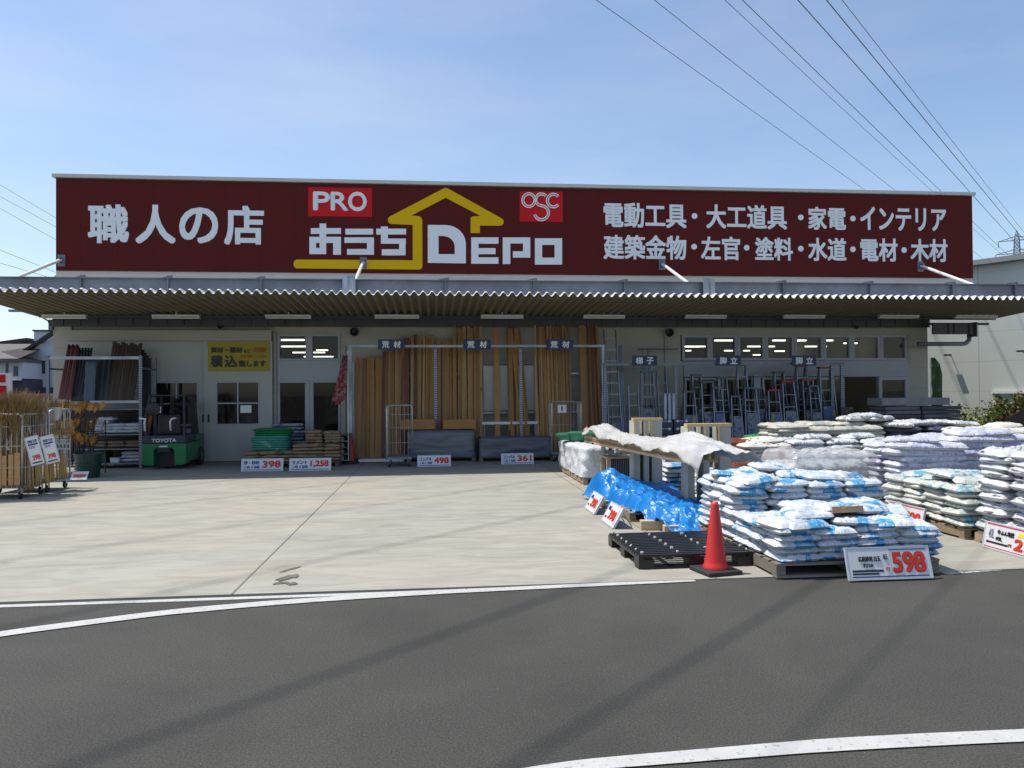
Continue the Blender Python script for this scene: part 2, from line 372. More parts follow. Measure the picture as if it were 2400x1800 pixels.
# ================================================================ the shop
Y0 = 21.06
m_cream = mat('cream_siding', (0.40, 0.385, 0.325), rough=0.6, var=0.05, scale=1.5, bump=0.05, bscale=30)
def _seams(m, ax, pitch, wd, dark=0.72, off=0.0):
    """panel joints: fine dark lines every pitch metres along an axis of the object"""
    N, L, b = nodes(m); src = b.inputs['Base Color'].links[0].from_socket
    t = N.new('ShaderNodeTexCoord'); s = N.new('ShaderNodeSeparateXYZ'); L.new(t.outputs['Object'], s.inputs[0])
    a = N.new('ShaderNodeMath'); a.operation = 'ADD'; a.inputs[1].default_value = 500*pitch + off; L.new(s.outputs[ax], a.inputs[0])
    f = N.new('ShaderNodeMath'); f.operation = 'MODULO'; f.inputs[1].default_value = pitch; L.new(a.outputs[0], f.inputs[0])
    g = N.new('ShaderNodeMath'); g.operation = 'LESS_THAN'; g.inputs[1].default_value = wd; L.new(f.outputs[0], g.inputs[0])
    x = N.new('ShaderNodeMixRGB'); x.blend_type = 'MULTIPLY'; x.inputs[2].default_value = (dark, dark, dark, 1)
    L.new(g.outputs[0], x.inputs['Fac']); L.new(src, x.inputs[1]); L.new(x.outputs[0], b.inputs['Base Color'])
_seams(m_cream, 'Z', 0.6, 0.012)
m_fascia = mat('cream_fascia', (0.56, 0.545, 0.49), rough=0.5, var=0.04, scale=2)
m_maroon = mat('maroon_board', (0.098, 0.0115, 0.0085), rough=0.55, var=0.05, scale=0.6, spec=0.15); _seams(m_maroon, 'X', 0.91, 0.012, 0.8)
m_letter = mat('white_letter', (0.78, 0.82, 0.83), rough=0.45, var=0.02)
m_yellow = mat('yellow_letter', (0.72, 0.45, 0.006), rough=0.6, var=0.03, spec=.1)
m_redsq = mat('red_panel', (0.58, 0.018, 0.022), rough=0.6, var=0.03, spec=.1)
m_alu = mat('aluminium_white', (0.37, 0.385, 0.42), rough=0.4, var=0.04)
m_door = mat('door_panel', (0.40, 0.40, 0.375), rough=0.5, var=0.05, scale=1.2); _seams(m_door, 'X', 0.30, 0.006, 0.88)
m_dark = mat('dark_void', (0.012, 0.012, 0.013), rough=0.9)
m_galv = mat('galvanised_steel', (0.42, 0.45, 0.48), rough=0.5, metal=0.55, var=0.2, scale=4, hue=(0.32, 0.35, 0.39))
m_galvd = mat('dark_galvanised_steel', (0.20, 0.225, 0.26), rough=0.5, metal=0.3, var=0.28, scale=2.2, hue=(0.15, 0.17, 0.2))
m_black = mat('black_plastic', (0.015, 0.015, 0.016), rough=0.45, var=0.1)
m_dglass = mat('door_glass', (0.01, 0.011, 0.012), rough=0.04, var=0.0, spec=0.6)
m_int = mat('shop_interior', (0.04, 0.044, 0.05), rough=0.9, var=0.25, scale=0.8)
def m_glass_():
    m = bpy.data.materials.new('window_glass'); m.use_nodes = True; N, L = m.node_tree.nodes, m.node_tree.links; N.clear()
    o = N.new('ShaderNodeOutputMaterial'); t = N.new('ShaderNodeBsdfTransparent'); t.inputs[0].default_value = (.80, .86, .84, 1)
    g = N.new('ShaderNodeBsdfGlossy'); g.inputs['Roughness'].default_value = 0.02; f = N.new('ShaderNodeFresnel'); f.inputs[0].default_value = 1.5
    x = N.new('ShaderNodeMixShader'); L.new(f.outputs[0], x.inputs[0]); L.new(t.outputs[0], x.inputs[1]); L.new(g.outputs[0], x.inputs[2]); L.new(x.outputs[0], o.inputs[0])
    return m
m_glass = m_glass_()
def m_emit(name, rgb, s):
    m = bpy.data.materials.new(name); m.use_nodes = True; b = m.node_tree.nodes['Principled BSDF']
    b.inputs['Base Color'].default_value = (.8, .8, .8, 1); b.inputs['Emission Color'].default_value = (*rgb, 1); b.inputs['Emission Strength'].default_value = s
    return m
m_tube = m_emit('lit_tube', (1.0, 0.93, 0.78), 2.2)

store = thing('store_building', 'long cream shop building under a wide dark red sign wall', 'building', (3, Y0, 0))
def S(mb, name, m, parent=None, **k):
    """a part of the shop, modelled in world coordinates"""
    o = mb.build(name, m, parent or store, **k)
    if parent is None: o.location = (-3, -Y0, 0)
    return o
XL, XR = -9.79, 14.31                           # lower front wall
u0, u1 = at(600, 730, Y0), at(735, 730, Y0)
O1 = (u0.x, u1.x, 0.0, at(665, 722, Y0).z)
b0, b1 = at(1470, 722, Y0), at(1962, 779, Y0)
O2 = (b0.x, b1.x, b1.z, at(1700, 724, Y0).z)
e0, e1 = at(1476, 815, Y0), at(1962, 815, Y0)
O3 = (e0.x, e1.x, 0.0, at(1880, 779, Y0).z)
def open_wall(x0, x1, z0, z1, y, th, holes):
    mb = MB(); xs = sorted({x0, x1, *[h[0] for h in holes], *[h[1] for h in holes]}); zs = sorted({z0, z1, *[h[2] for h in holes], *[h[3] for h in holes]})
    for a, b_ in zip(xs, xs[1:]):
        for c, d in zip(zs, zs[1:]):
            if any(h[0]-1e-6 <= a and b_ <= h[1]+1e-6 and h[2]-1e-6 <= c and d <= h[3]+1e-6 for h in holes): continue
            mb.quad((a, y, c), (b_, y, c), (b_, y, d), (a, y, d)); mb.quad((b_, y+th, c), (a, y+th, c), (a, y+th, d), (b_, y+th, d))
    for h in holes:
        mb.quad((h[0], y, h[2]), (h[0], y, h[3]), (h[0], y+th, h[3]), (h[0], y+th, h[2])); mb.quad((h[1], y, h[3]), (h[1], y, h[2]), (h[1], y+th, h[2]), (h[1], y+th, h[3]))
        mb.quad((h[0], y, h[3]), (h[1], y, h[3]), (h[1], y+th, h[3]), (h[0], y+th, h[3])); mb.quad((h[1], y, h[2]), (h[0], y, h[2]), (h[0], y+th, h[2]), (h[1], y+th, h[2]))
    mb.quad((x0, y, z0), (x0, y, z1), (x0, y+th, z1), (x0, y+th, z0)); mb.quad((x1, y, z1), (x1, y, z0), (x1, y+th, z0), (x1, y+th, z1))
    return mb
S(open_wall(XL, XR, 0, 4.9, Y0, .2, [O1, O2, O3]), 'front_wall', m_cream)
mb = MB(); mb.box(XL, XL+.2, Y0+.203, 46, 0, 4.9); mb.box(XR-.2, XR, Y0+.203, 46, 0, 4.9); mb.box(XL, XR, 46.003, 46.2, 0, 4.9)
S(mb, 'side_wall', m_cream)
mb = MB(); mb.box(XL+.05, XR-.05, Y0+.35, 46.1, 4.903, 5.1); S(mb, 'roof', m_galvd)
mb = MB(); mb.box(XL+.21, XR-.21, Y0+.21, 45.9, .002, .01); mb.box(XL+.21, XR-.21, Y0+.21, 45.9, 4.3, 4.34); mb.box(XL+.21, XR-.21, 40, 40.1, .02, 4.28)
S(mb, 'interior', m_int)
# shelving and stock dimly seen inside
m_shelf = mat('shop_shelf', (0.09, 0.075, 0.065), rough=0.8, var=0.7, scale=6, rand=0.3)
mb = MB()
for x in (-5.2, -3.4, -2.2, 9.2, 11.0, 12.6):
    mb.box(x, x+.5, 24.5 + rnd.random(), 31, .02, 1.7)
mb.box(10.9, 12.9, 23.2, 23.9, .02, .9)
S(mb, 'interior_shelf', m_shelf)
# lit ceiling tubes seen through the upper windows
for (xa, xb, yy) in ((607, 657, 735), (607, 674, 749), (683, 708, 757), (632, 702, 762), (656, 720, 771),
                     (1481, 1512, 773-24), (1483, 1535, 749), (1482, 1493, 758), (1545, 1588, 736), (1566, 1594, 758), (1616, 1649, 749), (1607, 1620, 758),
                     (1628, 1648, 767), (1671, 1697, 736), (1663, 1674, 749), (1675, 1695, 759), (1664, 1676, 767), (1710, 1728, 736), (1711, 1720, 758),
                     (1716, 1742, 736), (1741, 1765, 749), (1749, 1760, 758), (1776, 1800, 736), (1775, 1786, 749), (1825, 1852, 742), (1800, 1812, 750)):
    a = gnd(xa, yy, 3.3); b_ = gnd(xb, yy, 3.3)
    if a.y > 39.5: continue
    mb = MB(); mb.box(a.x, b_.x, a.y, a.y+.09, 3.29, 3.332); S(mb, 'ceiling_tube', m_tube)
# aluminium unit with two doors and a window over them
def frame_unit(name, x0, x1, z0, z1, y0, y1, bars, panes, wid=.055):
    mb = MB(); mb.box(x0, x0+wid, y0, y1, z0, z1); mb.box(x1-wid, x1, y0, y1, z0, z1); mb.box(x0+wid, x1-wid, y0, y1, z1-wid, z1); mb.box(x0+wid, x1-wid, y0, y1, z0, z0+wid)
    for b_ in bars: mb.box(*b_)
    fr = S(mb, name, m_alu)
    for p in panes:
        mb = MB(); yy = (y0+y1)/2; mb.quad((p[0], yy, p[2]), (p[1], yy, p[2]), (p[1], yy, p[3]), (p[0], yy, p[3]))
        S(mb, 'pane', m_glass, fr)
    return fr
yf = Y0 - .03; yb = Y0 + .12
X = lambda px: at(px, 800, Y0).x
Z = lambda py, px=665: at(px, py, Y0).z
x0, x1 = X(600), X(735); xm = X(668)
zt, zb_ = Z(722), Z(779)
frame_unit('window', x0, x1, zb_, zt, yf, yb, [(xm-.09, xm+.09, yf+.003, yb-.003, zb_+.05, zt-.05)], [(x0+.05, xm-.085, zb_+.05, zt-.05), (xm+.085, x1-.05, zb_+.05, zt-.05)])
mb = MB(); mb.box(x0, x1, yf+.01, yb, Z(818), zb_-.004); mb.box(x0, x1, yf-.012, yf+.006, Z(822), Z(817)); S(mb, 'transom_panel', m_alu)
zd = Z(822)-.004
frame_unit('glass_door', x0, xm-.004, .01, zd, yf, yb, [(xm-.11, xm-.006, yf+.003, yb-.003, .07, zd-.06)], [(x0+.05, xm-.10, .06, zd-.05)])
frame_unit('glass_door', xm+.004, x1, .01, zd, yf, yb, [(xm+.006, xm+.11, yf+.003, yb-.003, .07, zd-.06)], [(xm+.10, x1-.05, .06, zd-.05)])
# the row of high windows on the right
edges = [1473, 1533.5, 1593, 1653, 1716, 1779, 1840, 1902, 1960]
Zr = lambda py, px: at(px, py, Y0).z
for a, b_ in zip(edges, edges[1:]):
    xa, xb = X(a)+.004, X(b_)-.004; z1_ = Zr(723.5, (a+b_)/2); z0_ = Zr(779, (a+b_)/2)
    frame_unit('window', xa, xb, z0_, z1_, yf, yb, [], [(xa+.05, xb-.05, z0_+.05, z1_-.05)], wid=.075)
# entrance under it
zt = O3[3]; zm = Zr(812, 1880)
xa, xb = X(1820), X(1961)
mb = MB(); mb.box(O3[0]+.01, xb, yf+.005, yb, zm, zt-.006); mb.box(O3[0]+.02, xb-.02, yf-.012, yf+.002, zm+.12, zm+.135); mb.box(xa, xb, yf-.02, yf+.002, zm-.02, zm+.05); S(mb, 'transom_panel', m_alu)
frame_unit('glass_door', X(1897), xb, .01, zm-.024, yf, yb, [], [(X(1897)+.06, xb-.06, .06, zm-.08)], wid=.1)
for pa, pb in ((1478, 1556), (1558, 1636), (1638, 1716), (1718, 1800)):
    frame_unit('shopfront_window', X(pa), X(pb), .01, zm-.024, yf+.01, yb-.01, [], [(X(pa)+.06, X(pb)-.06, .06, zm-.08)], wid=.065)
frame_unit('glass_door', X(1828)-.35, X(1828), .01, zm-.024, yb-.02, yb+.06, [], [(X(1828)-.30, X(1828)-.05, .06, zm-.08)], wid=.05)
mb = MB(); qa_, qb_, qc_ = at(1858, 906, 33), at(1884, 895, 33), at(1893, 906, 33); mb.box(qa_.x, qb_.x, 33, 33.05, qa_.z, qb_.z); mb.box(qc_.x, at(1943, 900, 33).x, 33, 33.05, qa_.z, at(1900, 899, 33).z); S(mb, 'lit_panel', m_emit('lit_panel', (.9, .95, .85), .55))
# sliding doors on the left with their track
tr = MB(); zt0, zt1 = Z(737, 400), Z(716, 400); tr.box(X(155), X(590), Y0-.22, Y0-.004, zt0, zt1-.02); tr.box(X(152), X(592), Y0-.24, Y0-.004, zt1-.018, zt1+.01)
tr.box(X(157), X(588), Y0-.23, Y0-.222, (zt0+zt1)/2-.05, (zt0+zt1)/2-.03)
S(tr, 'door_track', m_cream)
for (pa, pb, wa, wb, yd) in ((146, 446, 340, 428, Y0-.075), (444, 591, 473, 561, Y0-.135)):
    z1_ = zt0-.004; wz1, wz0 = Z(827, 500), Z(915, 500)
    dr = MB(); xa, xb = X(pa), X(pb); ya, yb_ = yd-.03, yd+.02
    hx0, hx1 = X(wa), X(wb)
    dr.box(xa, hx0, ya, yb_, .02, z1_); dr.box(hx1, xb, ya, yb_, .02, z1_); dr.box(hx0+.0, hx1-.0, ya+.002, yb_-.002, .02, wz0); dr.box(hx0, hx1, ya+.002, yb_-.002, wz1, z1_)
    d_ = S(dr, 'sliding_door', m_door)
    g = MB(); g.box(hx0+.003, hx1-.003, yd-.004, yd+.004, wz0+.003, wz1-.003); S(g, 'pane', m_dglass, d_)
    g = MB(); xc, zc = (hx0+hx1)/2, (wz0+wz1)/2
    g.box(xc-.018, xc+.018, ya-.012, yd-.006, wz0+.002, wz1-.002); g.box(hx0+.002, xc-.02, ya-.012, yd-.006, zc-.018, zc+.018); g.box(xc+.02, hx1-.002, ya-.012, yd-.006, zc-.018, zc+.018)
    g.box(hx0-.03, hx1+.03, ya-.014, ya-.001, wz1, wz1+.03); g.box(hx0-.03, hx1+.03, ya-.014, ya-.001, wz0-.03, wz0); g.box(hx0-.03, hx0, ya-.014, ya-.001, wz0, wz1); g.box(hx1, hx1+.03, ya-.014, ya-.001, wz0, wz1)
    S(g, 'window_bars', m_alu, d_)
    h = MB(); hx = X(453) if pa == 444 else X(440); h.box(hx, hx+.04, ya-.03, ya-.002, 1.05, 1.25); S(h, 'handle', m_black, d_)
pp = MB(); q = at(531, 882, Y0-.17); pp.box(q.x-.14, q.x+.14, Y0-.158, Y0-.152, q.z-.12, q.z+.08); S(pp, 'paper_notice', m_letter)
mb = MB(); mb.box(XL, XL+.45, Y0-.06, Y0-.004, 0, 3.56); mb.box(XL+.55, XL+.68, Y0-.10, Y0-.004, 0, 3.3); S(mb, 'corner_trim', m_cream)
mb = MB(); mb.box(X(592), X(598), Y0-.06, Y0-.004, 0, Z(718, 595)); S(mb, 'downpipe', m_cream)
mb = MB(); mb.box(X(735)+.02, X(735)+.14, Y0-.05, Y0-.004, 0, Z(745, 735)); S(mb, 'downpipe', m_cream)
mb = MB(); mb.box(X(1436), X(1439), Y0-.05, Y0-.004, 0, 3.5); S(mb, 'downpipe', m_cream)
mb = MB(); q = at(2030, 900, Y0); mb.tube([(X(2055), Y0-.02, Zr(858, 1900)), (X(2055), Y0-.09, Zr(858, 1900))], .06, 10)
# outlet and boxes on the right end of the wall
mb = MB(); q = at(1987, 908, Y0-.03); mb.tube([(q.x, Y0-.003, q.z), (q.x, Y0-.09, q.z)], .09, 14); S(mb, 'wall_outlet', m_black)

# ---- sign wall
YF = 20.94
za, zb2 = at(130, 376, YF), at(2100, 600, YF)
FX0, FX1 = at(119.5, 480, YF).x, at(2102, 510, YF).x
zTop, zSgnT, zSgnB = at(1106, 396, YF).z, at(1106, 404.5, YF).z, at(1106, 592.5, YF).z
mb = MB(); mb.box(FX0, FX1, YF+.04, Y0+.28, 4.72, zSgnT+.02); S(mb, 'fascia_wall', m_fascia)
mb = MB(); mb.box(FX0+.015, FX1-.015, YF, YF+.038, zSgnB, zSgnT); sign = S(mb, 'sign_board', m_maroon)
mb = MB(); mb.box(FX0-.06, FX1+.06, YF-.06, Y0+.32, zSgnT+.022, zTop); S(mb, 'coping', m_fascia)
frm = wallframe(YF)
def z1c(x, y): return (100+x/3.16, 380+y/3.16)           # measurements made on enlarged crops -> photo pixels -> display pixels
def wr(mb, body, crop, x0, x1, y0, y1, bold, m=0, lift=.006):
    """x0..x1,y0..y1 on an enlarged crop (offset, scale)"""
    ox, oy, s = crop
    p = at((ox+x0/s)/SCL, (oy+y1/s)/SCL, YF); q = at((ox+x1/s)/SCL, (oy+y0/s)/SCL, YF)
    write(mb, body, p.x, q.x, p.z, q.z, frm, bold, m, lift)
C1, C2, C3 = (100, 380, 3.16), (650, 410, 2.949), (1380, 410, 2.1686)
mb = MB()
for ch, a, b_, c, d in (('職', 335, 640, 315, 600), ('人', 688, 985, 318, 602), ('の', 1012, 1300, 338, 600), ('店', 1345, 1640, 325, 612)): wr(mb, ch, C1, a, b_, c, d, .028)
S(mb, 'lettering', m_letter, sign)
mb = MB()
for t_, a, b_ in (('電動工具', 75, 495), ('大工道具', 597, 1006), ('家電', 1115, 1306), ('インテリア', 1380, 1815)):
    yy = 147 + (a-75)*.0165; wr(mb, t_, C3, a, b_, yy, yy+119 - (a-75)*.005, .024)
S(mb, 'lettering', m_letter, sign); mb = MB()
for t_, a, b_ in (('建築金物', 75, 495), ('左官', 570, 768), ('塗料', 845, 1036), ('水道', 1115, 1308), ('電材', 1380, 1568), ('木材', 1635, 1822)):
    yy = 309 + (a-75)*.0115; wr(mb, t_, C3, a, b_, yy, yy+119 - (a-75)*.003, .024)
for dx, dy in ((537, 209), (1077, 216), (1342, 222), (535, 365), (802, 370), (1077, 375), (1342, 378), (1602, 382)):
    p = at((1380+dx/2.1686)/SCL, (410+dy/2.1686)/SCL, YF); mb.tube([(p.x, YF-.001, p.z), (p.x, YF-.009, p.z)], .082, 16)
S(mb, 'lettering', m_letter, sign)
def cz(x, y):                                     # crop C2 -> (x, z) on the sign
    p = at((650+x/2.949)/SCL, (410+y/2.949)/SCL, YF); return (p.x, p.z)
def poly(mb, pts, lift=.008, back=.0): mb.prism([cz(*p) for p in pts], YF-lift, YF-back if back else YF-.0005)
def arc(cx_, cy_, rx, ry, a0, a1, n=12): return [(cx_+rx*math.cos(R(a0+(a1-a0)*k/n)), cy_+ry*math.sin(R(a0+(a1-a0)*k/n))) for k in range(n+1)]
# yellow arrow house
mb = MB()
poly(mb, arc(138, 616, 26, 31, 90, 270, 8) + [(936, 590)] + [(936, 345), (800, 340)] + arc(792, 312, 28, 28, 90, 235, 6) + [(1140, 98)] + arc(1163, 112, 26, 22, 215, 325, 6)
     + [(1190, 100), (1548, 300)] + arc(1540, 325, 24, 26, -60, 90, 7) + [(1400, 350), (1400, 402), (1336, 402), (1336, 312)] + arc(1352, 304, 16, 16, 180, 270, 4)
     + [(1405, 284), (1163, 158), (925, 282), (968, 284)] + arc(968, 318, 34, 34, 270, 360, 6) + [(1003, 630)] + arc(980, 632, 22, 22, 0, 90, 5) + [(138, 646)], .012)
S(mb, 'house_arrow', m_yellow, sign)
mb = MB()                                         # red squares
poly(mb, [(213, 85), (655, 92), (655, 290), (213, 285)], .006); S(mb, 'red_panel', m_redsq, sign)
mb = MB(); poly(mb, [(1675, 112), (1972, 116), (1972, 326), (1675, 322)], .006); S(mb, 'red_panel', m_redsq, sign)
mb = MB()
wr(mb, 'P', C2, 252, 362, 122, 240, .0, lift=.010); wr(mb, 'R', C2, 374, 486, 124, 242, .0, lift=.010); wr(mb, 'O', C2, 494, 614, 123, 246, .0, lift=.010)
for k, (dx, dy) in enumerate(((5, 0), (-5, 0), (0, 5), (0, -5))):
    wr(mb, 'P', C2, 252+dx, 362+dx, 122+dy, 240+dy, .0, lift=.011+.004*k); wr(mb, 'R', C2, 374+dx, 486+dx, 124+dy, 242+dy, .0, lift=.011+.004*k); wr(mb, 'O', C2, 494+dx, 614+dx, 123+dy, 246+dy, .0, lift=.011+.004*k)
# heavy square lettering of the shop's name
def rects(mb, L_):
    for k, (a, b_, c, d) in enumerate(L_): poly(mb, [(a, c), (b_, c), (b_, d), (a, d)], .008+.0012*(k % 9))
rects(mb, [(292, 338, 336, 548), (232, 440, 368, 408), (222, 440, 428, 470), (222, 268, 470, 548), (268, 338, 505, 548), (386, 440, 470, 552)])
rects(mb, [(470, 662, 372, 412), (464, 668, 432, 470), (620, 668, 470, 552), (482, 620, 512, 552)])
rects(mb, [(716, 764, 357, 440), (684, 890, 372, 412), (716, 888, 440, 476), (842, 886, 476, 556), (722, 842, 514, 556)])
rects(mb, [(1340, 1390, 432, 614), (1390, 1528, 432, 476), (1390, 1508, 506, 548), (1390, 1528, 570, 614)])
rects(mb, [(1558, 1610, 432, 616), (1610, 1748, 432, 474), (1698, 1748, 474, 572), (1628, 1698, 528, 572)])
rects(mb, [(1780, 1830, 438, 620), (1830, 1968, 438, 484), (1916, 1968, 484, 620), (1830, 1916, 572, 620)])
dpts = [(1040, 346), (1170, 347)] + arc(1165, 480, 138, 132, -85, 0, 12) + [(1303, 612), (1040, 608)]
inner = [(1114, 422), (1150, 422)] + arc(1150, 500, 76, 76, -85, 0, 10) + [(1226, 548), (1114, 548)]
P_ = [cz(*p) for p in dpts]; Q_ = [cz(*p) for p in inner]; K_ = 40
def resamp(P, n):
    d = [0]; 
    for a, b_ in zip(P, P[1:]+P[:1]): d.append(d[-1]+math.hypot(b_[0]-a[0], b_[1]-a[1]))
    out = []
    for k in range(n):
        s = d[-1]*k/n; j = max(i for i in range(len(P)) if d[i] <= s+1e-9); a, b_ = P[j], P[(j+1) % len(P)]; t = (s-d[j])/max(d[j+1]-d[j], 1e-9)
        out.append((a[0]+(b_[0]-a[0])*t, a[1]+(b_[1]-a[1])*t))
    return out
A_ = P_; cxi = sum(q[0] for q in Q_)/len(Q_); czi = sum(q[1] for q in Q_)/len(Q_)
# ring between outline and counter: same corner count, walked together
A_, B_ = dpts, inner
assert len(A_) >= len(B_)
top = [(1040, 346), (1170, 347)] + arc(1165, 480, 138, 132, -85, 0, 10) + [(1303, 612), (1040, 608)]
for k in range(len(top)):
    a, b_ = top[k], top[(k+1) % len(top)]; c, d = inner[k], inner[(k+1) % len(inner)]
    q = [cz(*a), cz(*b_), cz(*d), cz(*c)]
    mb.quad(*[(p[0], YF-.012, p[1]) for p in reversed(q)])
S(mb, 'lettering', m_letter, sign)
# emblem of three joined ring letters
mb = MB()
def ring(pts, r0=11):
    for off in (-6.5, 6.5):
        Pn = []
        for i, p in enumerate(pts):
            a, b_ = pts[max(i-1, 0)], pts[min(i+1, len(pts)-1)]; l = math.hypot(b_[0]-a[0], b_[1]-a[1]) or 1
            q = cz(p[0] - (b_[1]-a[1])/l*off, p[1] + (b_[0]-a[0])/l*off); Pn.append((q[0], YF-.012, q[1]))
        mb.tube(Pn, .017, 6)
ring(arc(1738, 175, 42, 44, 0, 360, 26))
ring(arc(1908, 178, 42, 44, 320, 40, 22))
ring(arc(1825, 172, 40, 40, 320, 90, 16) + arc(1825, 262, 48, 48, -90, 165, 20))
S(mb, 'emblem', m_letter, sign)
# ================================================================ canopy over the shop front
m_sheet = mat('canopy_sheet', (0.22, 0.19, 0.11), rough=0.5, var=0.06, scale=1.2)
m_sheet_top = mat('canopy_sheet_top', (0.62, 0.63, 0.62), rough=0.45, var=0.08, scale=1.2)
m_white = mat('white_enamel', (0.72, 0.72, 0.68), rough=0.4, var=0.04)
canopy = thing('canopy', 'corrugated steel canopy hung from the sign wall across the whole shop front', 'canopy', (0, 0, 0))
CX0, CX1 = -10.0, 16.15
def cfront(x): return 17.20 + (x+10)*0.019
def cz_(x, t): return 4.02 + (3.84-4.02)*t                  # t 0 at the front edge, 1 at the wall
P0, P1, Q0, Q1 = [], [], [], []
n_w = 130; dx = (CX1-CX0)/n_w; prof = ((0, -.042), (.18, -.042), (.5, .042), (.68, .042), (1, -.042))
xs = []
for k in range(n_w):
    for u, h in prof[:-1]: xs.append((CX0+(k+u)*dx, h))
xs.append((CX1, -.042))
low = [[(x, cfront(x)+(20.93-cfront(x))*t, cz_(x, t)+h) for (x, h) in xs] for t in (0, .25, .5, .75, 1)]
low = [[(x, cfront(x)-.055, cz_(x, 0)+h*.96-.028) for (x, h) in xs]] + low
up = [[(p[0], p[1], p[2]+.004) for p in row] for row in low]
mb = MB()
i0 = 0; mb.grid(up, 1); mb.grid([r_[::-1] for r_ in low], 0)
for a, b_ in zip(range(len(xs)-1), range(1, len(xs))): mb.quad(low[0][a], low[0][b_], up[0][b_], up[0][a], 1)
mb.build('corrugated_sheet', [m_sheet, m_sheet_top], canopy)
YB = 18.62
mb = MB(); zb0, zb1 = 4.05, at(1106, 606.5, YB).z
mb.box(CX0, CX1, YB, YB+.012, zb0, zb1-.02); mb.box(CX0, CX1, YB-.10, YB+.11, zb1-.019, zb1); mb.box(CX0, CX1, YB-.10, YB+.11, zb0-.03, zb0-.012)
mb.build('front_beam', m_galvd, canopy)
for px in (176, 364, 565, 962, 1152, 1348, 1690, 1878, 2055, 2190):
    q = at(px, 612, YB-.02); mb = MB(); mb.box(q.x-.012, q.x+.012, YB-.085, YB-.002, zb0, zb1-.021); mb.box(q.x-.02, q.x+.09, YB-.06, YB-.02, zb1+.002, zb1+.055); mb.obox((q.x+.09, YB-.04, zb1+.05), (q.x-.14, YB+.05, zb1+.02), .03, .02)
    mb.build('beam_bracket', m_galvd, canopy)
for px in (754, 1531):
    q = at(px, 612, YB-.1); mb = MB(); mb.box(q.x-.15, q.x-.03, YB-.13, YB-.105, zb0-.02, zb1+.09); mb.box(q.x+.03, q.x+.15, YB-.13, YB-.105, zb0-.02, zb1+.05); mb.box(q.x-.15, q.x+.15, YB-.104, YB-.1, zb0-.05, zb1+.09)
    mb.build('splice_bracket', m_galv, canopy)
for px, py in ((133, 562), (785, 567), (1430, 571), (1988, 575)):
    p = at(px, py, YF-.01); mb = MB(); mb.tube([(p.x, p.y-.05, p.z), (p.x, YB+.06, zb1-.03)], .042, 10)
    rod = mb.build('tie_rod', m_white, canopy)
    mb = MB(); mb.box(p.x-.09, p.x+.09, YF-.03, YF-.004, p.z-.16, p.z+.14); mb.box(p.x-.03, p.x+.03, YF-.16, YF-.032, p.z-.09, p.z+.06); mb.build('rod_plate', m_galvd, rod)
# rear beam with ribs between the sheet and the wall
m_rear = mat('rear_beam_steel', (0.065, 0.068, 0.075), rough=0.5, metal=0.2, var=0.15)
mb = MB(); mb.box(-9.75, 14.25, 20.86, 20.94, 3.56, 3.80)
for k in range(56):
    x = -9.5 + k*.428; mb.box(x, x+.022, 20.835, 20.858, 3.565, 3.79)
mb.box(-9.75, 14.25, 20.945, 20.975, 3.60, 4.3)  # closure strip added behind the beam to block light leaking past the sheet
mb.build('rear_beam', m_rear, canopy)
mb = MB()
for yy in (20.6,): mb.box(CX0+.05, CX1-.05, yy, yy+.05, cz_(0, (yy-17.4)/3.53)-.10, cz_(0, (yy-17.4)/3.53)-.046)
mb.build('purlin', m_rear, canopy)
for xa_, xb_ in ((CX0-.02, CX0-.004), (CX1+.004, CX1+.02)): mb = MB(); ya_ = cfront(xa_); xm__ = (xa_+xb_)/2; mb.obox((xm__, ya_, 4.01), (xm__, 20.9, 3.83), .016, .08, up=(0, 0, 1)); mb.build('verge_flashing', m_galvd, canopy)
# side gutter frame at the right end
mb = MB(); xr0, xr1 = at(2006, 720, 20.5).x, at(2098, 720, 20.5).x
mb.box(xr0, xr1, 20.3, 20.36, 3.32, 3.62); mb.box(xr1-.05, xr1, 20.24, 20.62, 3.25, 3.66); mb.box(xr0, xr1+.55, 20.5, 20.6, 3.60, 3.66)
for x in (xr0+.45, xr0+.62, xr1-.22): mb.box(x, x+.03, 20.27, 20.298, 3.32, 3.62)
mb.build('end_frame', m_rear, canopy)
mb = MB(); zc = at(2050, 742, 20.5).z
mb.tube([(xr0-.2, 20.7, zc), (xr1-.12, 20.7, zc), (xr1+.0, 20.7, zc+.03), (xr1+.08, 20.7, zc+.12), (xr1+.10, 20.7, zc+.26), (xr1+.10, 20.7, 3.66)], .062, 10)
mb.build('drain_pipe', m_galvd, canopy, smooth=True)
